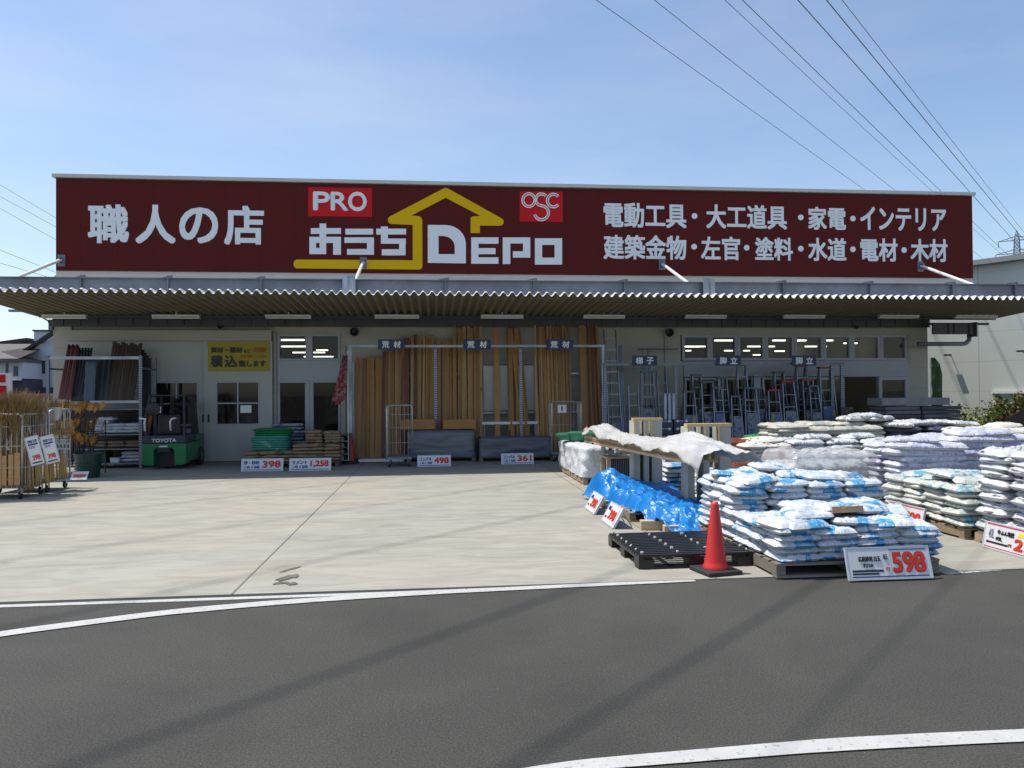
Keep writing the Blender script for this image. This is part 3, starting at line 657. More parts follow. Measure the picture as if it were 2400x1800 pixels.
# strip lights under the canopy
lights = None
nth = ['leftmost', 'second from left', 'third from left, above the yellow banner', 'fourth from left, above the left blue sign', 'fifth from left, over the rack middle',
       'sixth from left, over the rack end', 'seventh from left, left of the shop windows', 'eighth from left, over the ladders', 'ninth from left, over the entrance', 'rightmost, beyond the shop corner']
for k, (a, b_) in enumerate(((118, 187), (330, 432), (574, 672), (810, 905), (1039, 1130), (1260, 1349), (1480, 1568), (1692, 1780), (1898, 1983), (2062, 2152))):
    yl = 20.22; p, q = at(a, 684, yl), at(b_, 684, yl); ln = q.x-p.x; zz = at((a+b_)/2, 684, yl).z
    if k == 0: ln = at(187, 684, yl).x-at(92, 684, yl).x; p = at(92, 684, yl)
    L = thing('strip_light', 'unlit white strip light under the canopy, ' + nth[k], 'light', (p.x+ln/2, yl, zz), 0, 'strip lights under the canopy')
    mb = MB(); mb.box(-ln/2, ln/2, -.075, .06, -.004, .045); mb.box(-ln/2, -ln/2+.05, -.05, .05, -.05, .010); mb.box(ln/2-.05, ln/2, -.05, .05, -.05, .010); mb.box(-.02, .02, -.02, .02, .05, .12)
    mb.build('housing', m_white, L)
    mb = MB(); mb.tube([(-ln/2+.05, 0, -.028), (ln/2-.05, 0, -.028)], .024, 8); mb.build('tube', m_white, L)
# dark horn lamps / speakers high on the wall
for px, py, nm in ((765, 714, 'black round speaker on the wall left of the timber rack'), (1440, 716, 'black round speaker on the wall left of the shop windows'), (478, 703, 'small dark lamp above the sliding door track'), (1840, 752-48, 'small dark lamp above the shop windows')):
    q = at(px, py, Y0-.02); big = py > 710
    s = thing('wall_speaker' if big else 'wall_lamp', nm, 'speaker' if big else 'lamp', (q.x, Y0-.005, q.z), 0)
    r_ = .12 if big else .06
    mb = MB(); mb.lathe([(.02, 0), (r_*.6, .04), (r_, .16), (r_*1.02, .2), (r_*.8, .2), (r_*.4, .1), (0, .1)], 16); mb.build('horn', m_black, s, rot=(R(105), 0, R(8)), loc=(0, -.05, 0))
    mb = MB(); mb.box(-.05, .05, -.06, 0, -.05, .05); mb.build('bracket', m_black, s)
# ================================================================ things under the canopy
m_blue_sign = mat('blue_sign', (0.010, 0.028, 0.09), rough=0.4, var=0.05)
def hang_sign(px0, px1, py0, py1, Y, txt, label):
    a, b_ = at(px0, py1, Y), at(px1, py0, Y)
    s = thing('hanging_sign', label, 'sign', ((a.x+b_.x)/2, Y, a.z), 0, 'blue section signs')
    w_, h_ = b_.x-a.x, b_.z-a.z
    mb = MB(); mb.box(-w_/2, w_/2, -.008, .008, 0, h_); mb.build('panel', m_blue_sign, s)
    mb = MB(); F_ = (Vector((0, -.008, 0)), Vector((1, 0, 0)), Vector((0, 0, 1)), Vector((0, -1, 0)))
    write(mb, txt[0], -w_*.36, -w_*.36+h_*.72, h_*.15, h_*.85, F_, .035, lift=.003); write(mb, txt[1], w_*.36-h_*.72, w_*.36, h_*.15, h_*.85, F_, .035, lift=.003)
    mb.build('lettering', m_letter, s)
    mb = MB(); mb.box(-w_*.35, -w_*.3, .009, .05, 0, h_*.7); mb.box(w_*.3, w_*.35, .009, .05, 0, h_*.7); mb.build('hook', m_galv, s)
    return s
YR = 20.12
hang_sign(817, 874, 733, 755, YR-.07, '荒材', 'blue timber sign, leftmost of the three on the timber rack')
hang_sign(1001, 1060, 733, 755, YR-.07, '荒材', 'blue timber sign in the middle of the timber rack')
hang_sign(1181, 1238, 733, 755, YR-.07, '荒材', 'blue timber sign at the right end of the timber rack')
hang_sign(1366, 1419, 768, 790, 19.9, '梯子', 'blue ladder sign, leftmost one on the ladder rail')
hang_sign(1547, 1600, 768, 790, 19.9, '脚立', 'blue stepladder sign below the second shop window')
hang_sign(1711, 1763, 768, 790, 19.9, '脚立', 'blue stepladder sign below the fifth shop window')

# ---- timber rack
rk = thing('timber_rack', 'long galvanised steel rack holding upright timber boards', 'rack', (0, YR, 0))
ztop = at(1030, 750, YR).z
xl_, xr_ = at(757, 800, YR).x, at(1303, 800, YR).x
for px in (757, 1303):
    x = at(px, 850, YR).x; mb = MB(); mb.box(x-.04, x+.04, -.03, .03, 0, ztop+.06); mb.box(x-.12, x+.12, -.08, .5, 0, .03); mb.obox((x, .02, .1), (x, .75, .1), .05, .05); mb.obox((x, .75, 0), (x, .75, 2.6), .05, .05); mb.build('post', m_galv, rk)
m_perf = mat('perforated_steel', (0.30, 0.33, 0.38), rough=0.5, metal=0.4, var=0.1); _seams(m_perf, 'Z', 0.06, 0.02, 0.25)
for px in (941, 1125):
    x = at(px, 850, YR+.1).x; mb = MB(); mb.box(x-.04, x+.04, .07, .13, 0, ztop-.03); mb.obox((x, .13, .1), (x, .75, .1), .05, .05); mb.build('post', m_perf, rk)
mb = MB(); mb.box(xl_-.04, xr_+.04, -.034, .026, ztop, ztop+.055); mb.build('top_rail', m_galv, rk)
mb = MB(); mb.box(xl_, xr_, .68, .72, 1.2, 1.25); mb.box(xl_, xr_, .68, .72, 2.25, 2.3); mb.build('rear_rail', m_galv, rk)
mb = MB(); x = at(788, 985, 20.1).x; mb.box(x-.15, x+1.0, -.2, .45, .02, .09); mb.build('base_board', m_white, rk)

m_w1 = mat_wood('timber_tan', (0.32, 0.175, 0.062)); m_w2 = mat_wood('timber_orange', (0.36, 0.165, 0.045)); m_w3 = mat_wood('timber_red', (0.17, 0.062, 0.035)); m_w4 = mat_wood('timber_pale', (0.40, 0.25, 0.10))
WOODS = [m_w1, m_w2, m_w3, m_w4]
nb = [0]
def board(x, ytop, wd, th, wood, label, group, tilt=0.0, yb=20.33, z0=0.02, yaw=0.0, ytop_y=20.86):
    """a board standing on the floor and leaning back"""
    h = ytop - z0; dy = ytop_y - yb
    mb = MB(); a = Vector((0, 0, 0)); b_ = Vector((tilt, dy, h))
    n_ = 5; L_ = []
    bow = rnd.uniform(-.012, .012)
    for k in range(n_+1):
        t = k/n_; c = a.lerp(b_, t) + Vector((bow*math.sin(math.pi*t), 0, 0))
        L_.append([c + Vector((-wd/2, -th/2, 0)), c + Vector((wd/2, -th/2, 0)), c + Vector((wd/2, th/2, 0)), c + Vector((-wd/2, th/2, 0)), c + Vector((-wd/2, -th/2, 0))])
    mb.grid([[q for q in row] for row in L_]); mb.quad(L_[-1][0], L_[-1][1], L_[-1][2], L_[-1][3]); mb.quad(L_[0][3], L_[0][2], L_[0][1], L_[0][0])
    o = mb.build('timber_board', wood, None, loc=(x, yb, z0), rot=(0, 0, yaw))
    return T(o, label, 'board', group)
GT = 'timber boards standing in the long rack'
def bundle(px0, px1, pytop, wd, woods, label, jit=.06, tilt=0.0, py1=None, layers=1, thin=False):
    x = at(px0, 870, 20.4).x; xe = at(px1, 870, 20.4).x; i = 0
    while x < xe - wd*.4:
        wv = wd*rnd.uniform(.8, 1.15); f = (x-at(px0, 870, 20.4).x)/max(xe-at(px0, 870, 20.4).x, .01)
        py = pytop + ((py1-pytop)*f if py1 else 0)
        zt = at((px0+px1)/2, py, 20.8).z + rnd.uniform(-jit, jit*.5)
        board(x+wv/2, zt, wv, rnd.uniform(.024, .04), rnd.choice(woods), label, GT, tilt + rnd.uniform(-.012, .012), yb=20.34+rnd.uniform(-.05, .09), z0=rnd.uniform(.015, .03)+.08*(px0 < 830), yaw=rnd.uniform(-.05, .05), ytop_y=20.84+rnd.uniform(-.05, .06))
        x += wv + rnd.uniform(.001, .008); i += 1
bundle(764, 824, 772, .10, [m_w1, m_w2, m_w1], 'short rough tan board at the left end of the timber rack', jit=.04)
bundle(824, 852, 757, .085, [m_w3, m_w3, m_w1], 'dark reddish board under the left blue timber sign')
bundle(852, 870, 730, .08, [m_w1, m_w4], 'pale board behind the left blue timber sign')
bundle(866, 884, 727, .10, [m_w3], 'wide reddish board right of the left blue timber sign')
bundle(884, 906, 725, .07, [m_w1, m_w3, m_w4], 'narrow mixed batten between the left sign and the first rack post', tilt=.04)
bundle(906, 935, 724, .05, [m_w2, m_w4, m_w1], 'narrow tan batten just left of the first perforated rack post', jit=.08)
bundle(946, 982, 733, .09, [m_w2, m_w1, m_w2], 'orange tan board just right of the first perforated rack post', jit=.05)
bundle(983, 1044, 706, .085, [m_w2, m_w1, m_w1, m_w4], 'long tan board under the middle blue timber sign', jit=.03)
bundle(1069, 1081, 708, .13, [m_w2], 'single orange board standing alone right of the middle blue sign')
bundle(1098, 1121, 709, .05, [m_w2, m_w1, m_w3], 'thin batten left of the second perforated rack post', jit=.05)
bundle(1128, 1148, 706, .06, [m_w2, m_w1, m_w4], 'batten leaning to the right beside the second perforated rack post', tilt=-.24)
bundle(1157, 1234, 704, .055, [m_w1, m_w2, m_w4, m_w1, m_w2], 'long narrow board under the right blue timber sign', jit=.03)
bundle(1256, 1300, 702, .055, [m_w2, m_w1, m_w3], 'long batten at the right end of the timber rack', jit=.03)

# white boards and a table behind the gaps of the rack
mb = MB(); a, b_ = at(1044, 830, 20.7), at(1160, 960, 20.7)
mb.box(a.x, b_.x, 20.75, 20.79, 1.28, at(1090, 790, 20.75).z); o = mb.build('white_panel', m_door); o.name = 'wallboard_sheet'; T(o, 'pale sheet of wallboard leaning on the wall behind the timber rack', 'panel')
tb = thing('work_table', 'pale narrow table behind the gap in the timber rack', 'table', (at(1100, 880, 20.55).x, 20.55, 0))
mb = MB(); mb.box(-.75, .75, -.12, .12, .92, .99); mb.build('tabletop', m_white, tb)
for s in (-1, 1):
    for q in (-1, 1): mb = MB(); mb.box(s*.68-.02, s*.68+.02, q*.09-.02, q*.09+.02, 0, .918); mb.build('leg', m_galvd, tb)

# ---- wrapped stacks in front of the rack
m_wrap = mat('grey_wrap', (0.125, 0.14, 0.165), rough=0.3, var=0.25, scale=1.4, stretch=(1, 1, 9), bump=0.5)
m_wrapd = mat('dark_wrap', (0.085, 0.10, 0.125), rough=0.28, var=0.3, scale=1.2, stretch=(1, 1, 8), bump=0.6)
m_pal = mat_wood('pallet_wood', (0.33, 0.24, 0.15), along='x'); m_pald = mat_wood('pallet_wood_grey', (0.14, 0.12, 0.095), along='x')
def pallet(x0, x1, y0, y1, label, group, m=None, h=.13):
    p = thing('pallet', label, 'pallet', ((x0+x1)/2, (y0+y1)/2, 0), 0, group); W_, D_ = (x1-x0)/2, (y1-y0)/2; m = m or m_pal
    n_ = max(4, int((y1-y0)/.17))
    mb = MB()
    for k in range(n_):
        ya = -D_ + k*(2*D_)/n_; mb.box(-W_, W_, ya, ya+2*D_/n_*.72, h-.022, h)
    mb.build('deck', m, p)
    for k in (-1, 0, 1):
        xa = k*(W_-.045); mb = MB(); mb.box(xa-.045, xa+.045, -D_+.01, D_-.01, .024, h-.024); mb.build('bearer', m, p)
    mb = MB()
    for k in (-1, 0, 1): ya = k*(D_-.05); mb.box(-W_, W_, ya-.05, ya+.05, 0, .022)
    mb.build('bottom_board', m, p)
    return p
def wrapped(x0, x1, y0, y1, z0, z1, m, label, cat='stack', name='wrapped_stack', amp=.02, seed=0.0):
    """a film-wrapped block: rounded box with creases"""
    mb = MB(); nx, nz_ = 26, 14; rows = []
    cx_, cy_ = (x0+x1)/2, (y0+y1)/2; hx, hy = (x1-x0)/2, (y1-y0)/2
    N_ = 60
    for k in range(nz_+1):
        t = k/nz_; z = z0 + (z1-z0)*t; row = []; ins = 0.0 if t < .93 else (t-.93)/.07*.05
        for j in range(N_+1):
            a = 2*math.pi*j/N_; ca, sa = math.cos(a), math.sin(a); e = 9.0
            r_ = (abs(ca)**e + abs(sa)**e)**(-1/e); px_, py_ = ca*r_, sa*r_
            d = amp*nz3(px_*3+seed, py_*3, z*7) + amp*.6*nz3(px_*9, py_*9+seed, z*3)
            row.append((cx_+px_*(hx-ins)+d*px_, cy_+py_*(hy-ins)+d*py_, z+.4*amp*nz3(px_*4, py_*4, seed)))
        rows.append(row)
    mb.grid([r_[::-1] for r_ in rows])
    top = rows[-1]; c = (cx_, cy_, z1+.01)
    for s in (.66, .33, .0):
        nr = [(cx_+(p[0]-cx_)*s, cy_+(p[1]-cy_)*s, p[2]+.012+amp*.8*nz3(p[0]*5*s, p[1]*5, seed)) for p in rows[-1]]
        mb.grid([nr, top]); top = nr
    o = mb.build(name, m, smooth=True); return T(o, label, cat)
a, b_ = at(880, 975, 19.75), at(1027, 975, 19.75)
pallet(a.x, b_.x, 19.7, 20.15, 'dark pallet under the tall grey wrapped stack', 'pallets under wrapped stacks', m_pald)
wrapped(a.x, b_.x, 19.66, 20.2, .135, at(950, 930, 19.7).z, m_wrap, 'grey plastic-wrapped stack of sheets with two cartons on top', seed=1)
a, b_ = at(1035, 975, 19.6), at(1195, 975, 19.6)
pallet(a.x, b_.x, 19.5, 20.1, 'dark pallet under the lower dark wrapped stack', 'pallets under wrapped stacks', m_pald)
wrapped(a.x, b_.x, 19.46, 20.1, .135, at(1110, 944, 19.5).z, m_wrapd, 'lower dark blue-grey wrapped stack beside the grey one', seed=4)
m_card = mat('cardboard', (0.36, 0.17, 0.045), rough=0.75, var=0.07, scale=3)
for (pa, pb, lb) in ((866, 939, 'long brown carton on the grey wrapped stack, the left one of two'), (957, 1028, 'long brown carton on the grey wrapped stack, the right one of two')):
    z0_ = at(950, 930, 19.7).z+.03; a, b_ = at(pa, 915, 19.8), at(pb, 915, 19.8); z1_ = at((pa+pb)/2, 906, 19.75).z
    c = thing('carton', lb, 'box', ((a.x+b_.x)/2, 19.95, z0_), 0, 'cartons on the wrapped stack'); w_ = (b_.x-a.x)/2; h_ = z1_-z0_
    mb = MB(); mb.box(-w_, w_, -.17, .17, 0, h_); mb.build('carton_body', m_card, c, bevel=.006)
    mb = MB(); mb.box(-w_*.99, w_*.99, -.03, .03, h_+.001, h_+.003); mb.box(w_*.4, w_*.8, -.174, -.171, h_*.25, h_*.6); mb.build('tape', mat('carton_tape', (.33, .16, .05), rough=.4), c)

# ---- price boards
m_paper = mat('price_board_white', (0.66, 0.66, 0.66), rough=0.35, var=0.02); m_grey = mat('price_board_grey', (0.50, 0.53, 0.58), rough=0.35, var=0.02)
m_ink = mat('black_ink', (0.02, 0.02, 0.024), rough=0.5, var=0.0); m_red = mat('price_red', (0.62, 0.035, 0.012), rough=0.5, var=0.0)
m_bink = mat('blue_ink', (0.03, 0.06, 0.22), rough=0.5, var=0.0); m_ytag = mat('yellow_tag', (0.85, 0.62, 0.02), rough=0.5, var=0)
def price_board(label, pos, w_, h_, rz, tilt, items, bars=(), face=None, name='price_board', frame=None, thick=.02):
    """a board standing at pos (bottom centre), leaning back by tilt; items: (text, x0,x1,z0,z1, material, bold) as fractions"""
    p = thing(name, label, 'price sign', pos, rz, 'price boards in front of the goods'); p.rotation_euler = (-tilt, 0, rz); p.rotation_mode = 'XYZ'
    mb = MB(); mb.box(-w_/2, w_/2, 0, thick, 0, h_); mb.build('panel', face or m_paper, p)
    mb = MB(); t = .012
    mb.box(-w_/2-t, w_/2+t, -.004, thick+.004, -t, 0-.0005); mb.box(-w_/2-t, w_/2+t, -.004, thick+.004, h_+.0005, h_+t); mb.box(-w_/2-t, -w_/2-.0005, -.004, thick+.004, 0, h_); mb.box(w_/2+.0005, w_/2+t, -.004, thick+.004, 0, h_)
    mb.build('frame', frame or m_grey, p)
    F_ = (Vector((-w_/2, 0, 0)), Vector((1, 0, 0)), Vector((0, 0, 1)), Vector((0, -1, 0)))
    for m, nm in ((m_ink, 'product_lettering'), (m_bink, 'product_lettering'), (m_red, 'price_lettering')):
        mb = MB()
        for it in items:
            if it[5] is m: write(mb, it[0], it[1]*w_, it[2]*w_, it[3]*h_, it[4]*h_, F_, it[6], lift=.003)
        if mb.v: mb.build(nm, m, p)
    for k, (x0_, x1_, z0_, z1_, m) in enumerate(bars):
        mb = MB(); mb.box(-w_/2+x0_*w_, -w_/2+x1_*w_, -.0025, -.0005, z0_*h_, z1_*h_); mb.build('colour_bar', m, p)
    return p
def small_board(px, py, Y, w_, h_, price, prod, label, rz=0.0):
    q = gnd(px, py); 
    return price_board(label, (q.x, q.y, .014), w_, h_, rz, R(14), [(prod, .05, .42, .52, .86, m_bink, .03), ('１袋', .06, .2, .2, .42, m_bink, .02), ('1袋', .24, .44, .18, .44, m_bink, .02), (price, .50, .95, .24, .84, m_red, .05)], [(.04, .96, .05, .11, m_bink)])
small_board(566, 1018, 19, .92, .27, '398', '砂・砂利', 'white price board reading 398 before the kraft bags under the green ones')
small_board(670, 1017, 19, .92, .27, '1,258', 'セメント', 'white price board reading 1,258 before the right pile of kraft bags')
small_board(938, 1008, 19, .78, .25, '498', 'コンパネ', 'white price board reading 498 before the grey wrapped stack')
small_board(1118, 1003, 19, .78, .25, '361', 'コンパネ', 'white price board reading 361 before the dark wrapped stack')

# ---- sacks
def sack_mesh(L_, W_, H_, seed, name='sack'):
    mb = MB(); nu, nv = 22, 14; top, bot = [], []
    for i in range(nv+1):
        v = -1 + 2*i/nv; rt, rb = [], []
        for j in range(nu+1):
            u = -1 + 2*j/nu
            prof_ = max(0, (1-abs(u)**5.5))**.5*max(0, (1-abs(v)**4.2))**.5
            x = u*L_/2*(1-.05*v**4 + .02*nz3(v*2+seed, u, 1.1)); y = v*W_/2*(1-.06*u**4 + .03*nz3(u*2, v+seed, 2.2))
            cr = .17*nz3(u*2.3+seed*3, v*2.1, seed) + .12*nz3(u*6+seed, v*5, seed*2) - .22*abs(nz3(u*4.2, v*1.6+seed, 5.0)) - .14*abs(nz3(u*8.5, v*6+seed, 9.0)) + .10
            sag = .10*H_*nz3(u*1.1+seed, v*1.1, 7.7)
            rt.append((x, y, H_*.5 + prof_*H_*(.52+cr) + sag*(prof_)))
            rb.append((x, y, H_*.5 - prof_*H_*(.47) + sag*prof_*.3))
        top.append(rt); bot.append(rb)
    mb.grid(top); mb.grid([r_[::-1] for r_ in bot])
    return mb.mesh(name, [], True)
SACKS = {}
def sack_variants(key, L_, W_, H_, m, n=5):
    out = []
    for k in range(n):
        me = sack_mesh(L_, W_, H_, 1.37*k+len(key)*.71, key); me.materials.append(m); out.append(me)
    SACKS[key] = out; return out
def sack(key, x, y, z, rz, label, group, tilt=(0, 0)):
    o = bpy.data.objects.new(key, rnd.choice(SACKS[key])); col.objects.link(o); o.location = (x, y, z); o.rotation_euler = (tilt[0], tilt[1], rz)
    return T(o, label, 'bag', group)
def sack_pile(key, x0, x1, y0, y1, z0, layers, nx, ny, dz, label, group, faces='fl', along='x', jit=.02, top_rows=None, ragged=0.0, rzj=.06):
    """rows of sacks laid in courses; only the rows that can be seen (f front, l left, r right, t top) are laid"""
    for k in range(layers):
        last = k >= layers-1
        for i in range(nx):
            for j in range(ny):
                vis = ('f' in faces and j == 0) or ('l' in faces and i == 0) or ('r' in faces and i == nx-1) or last
                if not vis: continue
                if last and ragged and rnd.random() < ragged: continue
                off = (.5 if (k % 2 and nx > 2) else 0)*0
                x = x0 + (x1-x0)*(i+.5)/nx + rnd.uniform(-jit, jit) + (k % 2)*.03; y = y0 + (y1-y0)*(j+.5)/ny + rnd.uniform(-jit, jit)
                rz = (math.pi/2 if along == 'y' else 0) + rnd.uniform(-rzj, rzj) + (math.pi if rnd.random() < .5 else 0)
                sack(key, x, y, z0 + k*dz + rnd.uniform(-.006, .006), rz, label, group, (rnd.uniform(-.05, .05), rnd.uniform(-.05, .05)))
m_kraft = mat_print('kraft_paper', (0.28, 0.195, 0.11), (0.17, 0.10, 0.055), scale=4, cut=.6, rough=.7)
m_greenbag = mat_print('green_film', (0.022, 0.23, 0.07), (0.02, 0.2, 0.08), scale=4, cut=.6); m_aquabag = mat_print('aqua_film', (0.09, 0.36, 0.26), (0.3, 0.5, 0.45), scale=5, cut=.6)
m_greybag = mat_print('grey_film', (0.42, 0.45, 0.50), (0.16, 0.2, 0.3), scale=6, cut=.58)
sack_variants('kraft_sack', .42, .34, .09, m_kraft); sack_variants('green_sack', .95, .5, .075, m_greenbag, 3); sack_variants('aqua_sack', .95, .5, .075, m_aquabag, 3); sack_variants('grey_sack', .8, .5, .08, m_greybag, 3)
a, b_ = gnd(520, 1015), gnd(622, 1015)
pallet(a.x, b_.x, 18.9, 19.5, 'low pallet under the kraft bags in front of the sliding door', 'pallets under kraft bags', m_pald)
zt_ = .135
sack_pile('kraft_sack', a.x, b_.x, 18.9, 19.5, zt_, 3, 3, 2, .082, 'brown kraft bag in the left pile, under the green bags', 'kraft bags in the left pile', 'flr')
cxg = (at(545, 970, 19.5).x + at(628, 970, 19.5).x)/2
for k in range(4): sack('aqua_sack', cxg+rnd.uniform(-.03, .03), 19.55, .50+k*.058, rnd.uniform(-.04, .04), 'pale green flat bag stacked under the bright green bags', 'pale green bags')
for k in range(3): sack('green_sack', cxg+.03+rnd.uniform(-.03, .03), 19.6, .735+k*.058, rnd.uniform(-.04, .04), 'bright green flat bag on top of the pale green bags', 'bright green bags')
for k in range(2): sack('aqua_sack', cxg, 19.55, .385+k*.058, 0, 'pale green flat bag stacked under the bright green bags', 'pale green bags')
for k in range(11): sack('grey_sack', at(625, 950, 20.3).x+rnd.uniform(-.05, .05), 20.3, .05+k*.088, rnd.uniform(-.1, .1), 'light grey bag in the tall pile before the glass doors', 'grey bags before the glass doors')
a, b_ = gnd(628, 1012), gnd(727, 1012)
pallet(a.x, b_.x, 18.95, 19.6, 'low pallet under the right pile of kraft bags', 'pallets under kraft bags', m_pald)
sack_pile('kraft_sack', a.x, b_.x, 18.95, 19.6, zt_, 5, 3, 2, .082, 'brown kraft bag in the lower courses of the right pile', 'kraft bags in the right pile', 'flr')
xm_ = at(686, 950, 19.2).x
for k in range(4):
    for dx in (-.08, .36): sack('kraft_sack', xm_+dx+rnd.uniform(-.02, .02), 19.3, .555+k*.078 if dx < 0 else .555+k*.07, rnd.uniform(-.06, .06), 'brown kraft bag on the raised part of the right pile', 'kraft bags on the raised part')
# little open cabinet of goods beside the rack post
cb = thing('goods_stand', 'low dark goods stand between the kraft bags and the timber rack', 'stand', (at(735, 970, 19.9).x, 19.9, 0))
mb = MB(); mb.box(-.28, -.25, -.2, .2, 0, .72); mb.box(.25, .28, -.2, .2, 0, .72); mb.box(-.28, .28, -.22, .2, .722, .75); mb.box(-.248, .248, .17, .2, 0, .72); mb.build('cabinet', m_pald, cb)
for k in range(4): mb = MB(); mb.box(-.24, .24, -.18, .16, .08+k*.16, .095+k*.16); mb.box(-.2+.05*k, .1, -.15, .1, .097+k*.16, .19+k*.16); mb.build('shelf', m_greybag, cb)

# ---- yellow banner
p0, p1 = at(449, 802, Y0-.2), at(582, 738, Y0-.2); bw, bh = p1.x-p0.x, p1.z-p0.z
m_yban = mat('yellow_banner', (0.36, 0.29, 0.02), rough=0.6, var=0.06, scale=2)
bn = thing('yellow_banner', 'yellow vinyl banner with black lettering hung on the sliding door', 'banner', (p0.x, Y0-.19, p0.z))
mb = MB(); mb.grid([[(bw*i/12, .01*math.sin(i*1.1+j), bh*j/4) for i in range(13)] for j in range(5)]); mb.build('cloth', m_yban, bn, solid=.003)
F_ = (Vector((0, -.016, 0)), Vector((1, 0, 0)), Vector((0, 0, 1)), Vector((0, -1, 0)))
mb = MB()
for t_, x0_, x1_, y0_, y1_ in (('資材・建材', .05, .56, .185, .38), ('など', .58, .69, .26, .38), ('積', .05, .24, .46, .86), ('込', .27, .47, .46, .86), ('致します', .50, .94, .63, .86)): write(mb, t_, x0_*bw, x1_*bw, (1-y1_)*bh, (1-y0_)*bh, F_, .035)
mb.build('lettering', m_ink, bn)
m_brn = mat('banner_red', (0.42, 0.10, 0.03), rough=.6)
mb = MB(); write(mb, '重量物', .74*bw, .94*bw, (1-.36)*bh, (1-.20)*bh, F_, .02); write(mb, 'お車への', .52*bw, .93*bw, (1-.56)*bh, (1-.44)*bh, F_, .01); mb.build('lettering', m_brn, bn)
# ================================================================ forklift seen from behind
m_fgreen = mat('forklift_green', (0.010, 0.16, 0.055), rough=0.35, var=0.06, scale=3)
m_fnavy = mat('forklift_navy', (0.03, 0.035, 0.06), rough=0.45, var=0.08)
m_fblk = mat('forklift_black', (0.02, 0.02, 0.022), rough=0.5, var=0.15)
m_lamp = mat('pale_lamp', (0.75, 0.75, 0.75), rough=0.25, var=0.0); m_tan = mat('seat_tan', (0.22, 0.16, 0.09), rough=0.8); m_orange_post = mat('orange_post', (0.40, 0.15, 0.04), rough=0.6)
YK = 18.9
q0, q1 = gnd(305, 1013), gnd(402, 1013); fx = (at(305, 980, YK).x + at(402, 980, YK).x)/2; fw_ = at(402, 980, YK).x - at(305, 980, YK).x
zk = lambda py: at(352, py, YK).z
fk = thing('forklift', 'small green and dark electric forklift parked with its back to the road', 'forklift', (fx, YK, 0), R(2))
hw = fw_/2; zb = zk(958); zbt = zk(944)
mb = MB()
out = [(-hw, .16), (-hw*.98, zb), (hw*.98, zb), (hw, .16), (hw*.86, .10), (hw*.45, .10), (hw*.45, .42), (hw*.36, .50), (-hw*.36, .50), (-hw*.45, .42), (-hw*.45, .10), (-hw*.86, .10)]
mb.prism(out, 0, .32); fb = mb.build('counterweight', m_fgreen, fk, bevel=.03)
mb = MB(); mb.box(-hw*.44, hw*.44, .25, .31, .06, .5); mb.build('recess', m_fblk, fb)
mb = MB(); mb.box(-.14, .14, -.012, .03, zb-.20, zb-.10); mb.build('recess', m_fblk, fb)
mb = MB(); mb.box(-.09, .09, -.02, -.001, zb-.085, zb-.055); mb.build('plate', m_lamp, fb)
mb = MB(); mb.box(-hw, hw, .322, 1.5, .16, zb); mb.box(hw*.3, hw, .9, 1.62, zb+.002, zb+.16); mb.build('body', m_fgreen, fk, bevel=.03)
mb = MB(); mb.box(-hw*.97, hw*.97, -.008, 1.3, zb+.003, zbt+.03); nv = mb.build('bonnet', m_fnavy, fk, bevel=.02)
F_ = (Vector((0, -.008, 0)), Vector((1, 0, 0)), Vector((0, 0, 1)), Vector((0, -1, 0)))
mb = MB(); write(mb, 'TOYOTA', -hw*.52, hw*.56, zb+.03, zb+.115, F_, .03, lift=.003); mb.build('lettering', m_lamp, nv)
mb = MB(); mb.box(-.26, .26, .42, .50, zbt+.06, zbt+.52); mb.box(-.26, .26, .42, .9, zbt+.031, zbt+.15); mb.build('seat', m_fblk, fk, bevel=.04)
zr = zk(855)
mb = MB()
for s in (-1, 1):
    mb.tube([(s*hw*.86, .12, zb+.02), (s*hw*.84, .14, zbt+.55), (s*hw*.76, .30, zr)], .035, 8); mb.tube([(s*hw*.85, 1.35, zb-.05), (s*hw*.76, 1.15, zr)], .035, 8); mb.tube([(s*hw*.76, .26, zr), (s*hw*.76, 1.2, zr)], .032, 8)
for k in range(7): y = .28 + k*.145; mb.box(-hw*.76, hw*.76, y, y+.03, zr-.01, zr+.02)
mb.build('overhead_guard', m_fblk, fk)
mb = MB()
for s in (-1, 1): mb.box(s*hw*.5-.05, s*hw*.5+.05, 1.55, 1.66, .06, zr-.03); mb.box(s*hw*.4-.03, s*hw*.4+.03, 1.67, 1.74, .06, zr-.08)
for z in (.3, .9, 1.5): mb.box(-hw*.5, hw*.5, 1.58, 1.63, z, z+.07)
mb.build('mast', m_fblk, fk)
for s in (-1, 1):
    mb = MB(); mb.box(s*.17-.05, s*.17+.05, 1.76, 2.75, .05, .09); mb.box(s*.17-.05, s*.17+.05, 1.745, 1.785, .05, .5); mb.build('fork', m_fblk, fk)
for s, zz in ((-.83, zk(905)), (.30, zk(905))):
    mb = MB(); mb.tube([(hw*s, .02, zz-.28), (hw*s, -.02, zz-.06), (hw*s+.03, -.02, zz), (hw*s+.12*(1 if s > 0 else -1), .02, zz+.02)], .022, 8); mb.build('grab_handle', m_lamp, fk, smooth=True)
mb = MB(); mb.lathe([(0, 0), (.15, .0), (.17, .05), (.15, .10), (.05, .13), (0, .13)], 18); fan = mb.build('fan', m_fblk, fk, loc=(-hw*.42, .06, zk(884)), rot=(R(90), 0, 0))
mb = MB(); mb.box(-.06, .06, -.09, -.085, -.07, .07); mb.build('card', m_lamp, fk, loc=(-hw*.22, .06, zk(885)))
mb = MB(); mb.tube([(-.16, .95, zbt+.55), (0, .85, zbt+.66), (.16, .95, zbt+.55)], .015, 6); mb.tube([(0, .95, zbt+.5), (0, 1.15, zbt+.2)], .025, 6); mb.build('steering_wheel', m_fblk, fk)
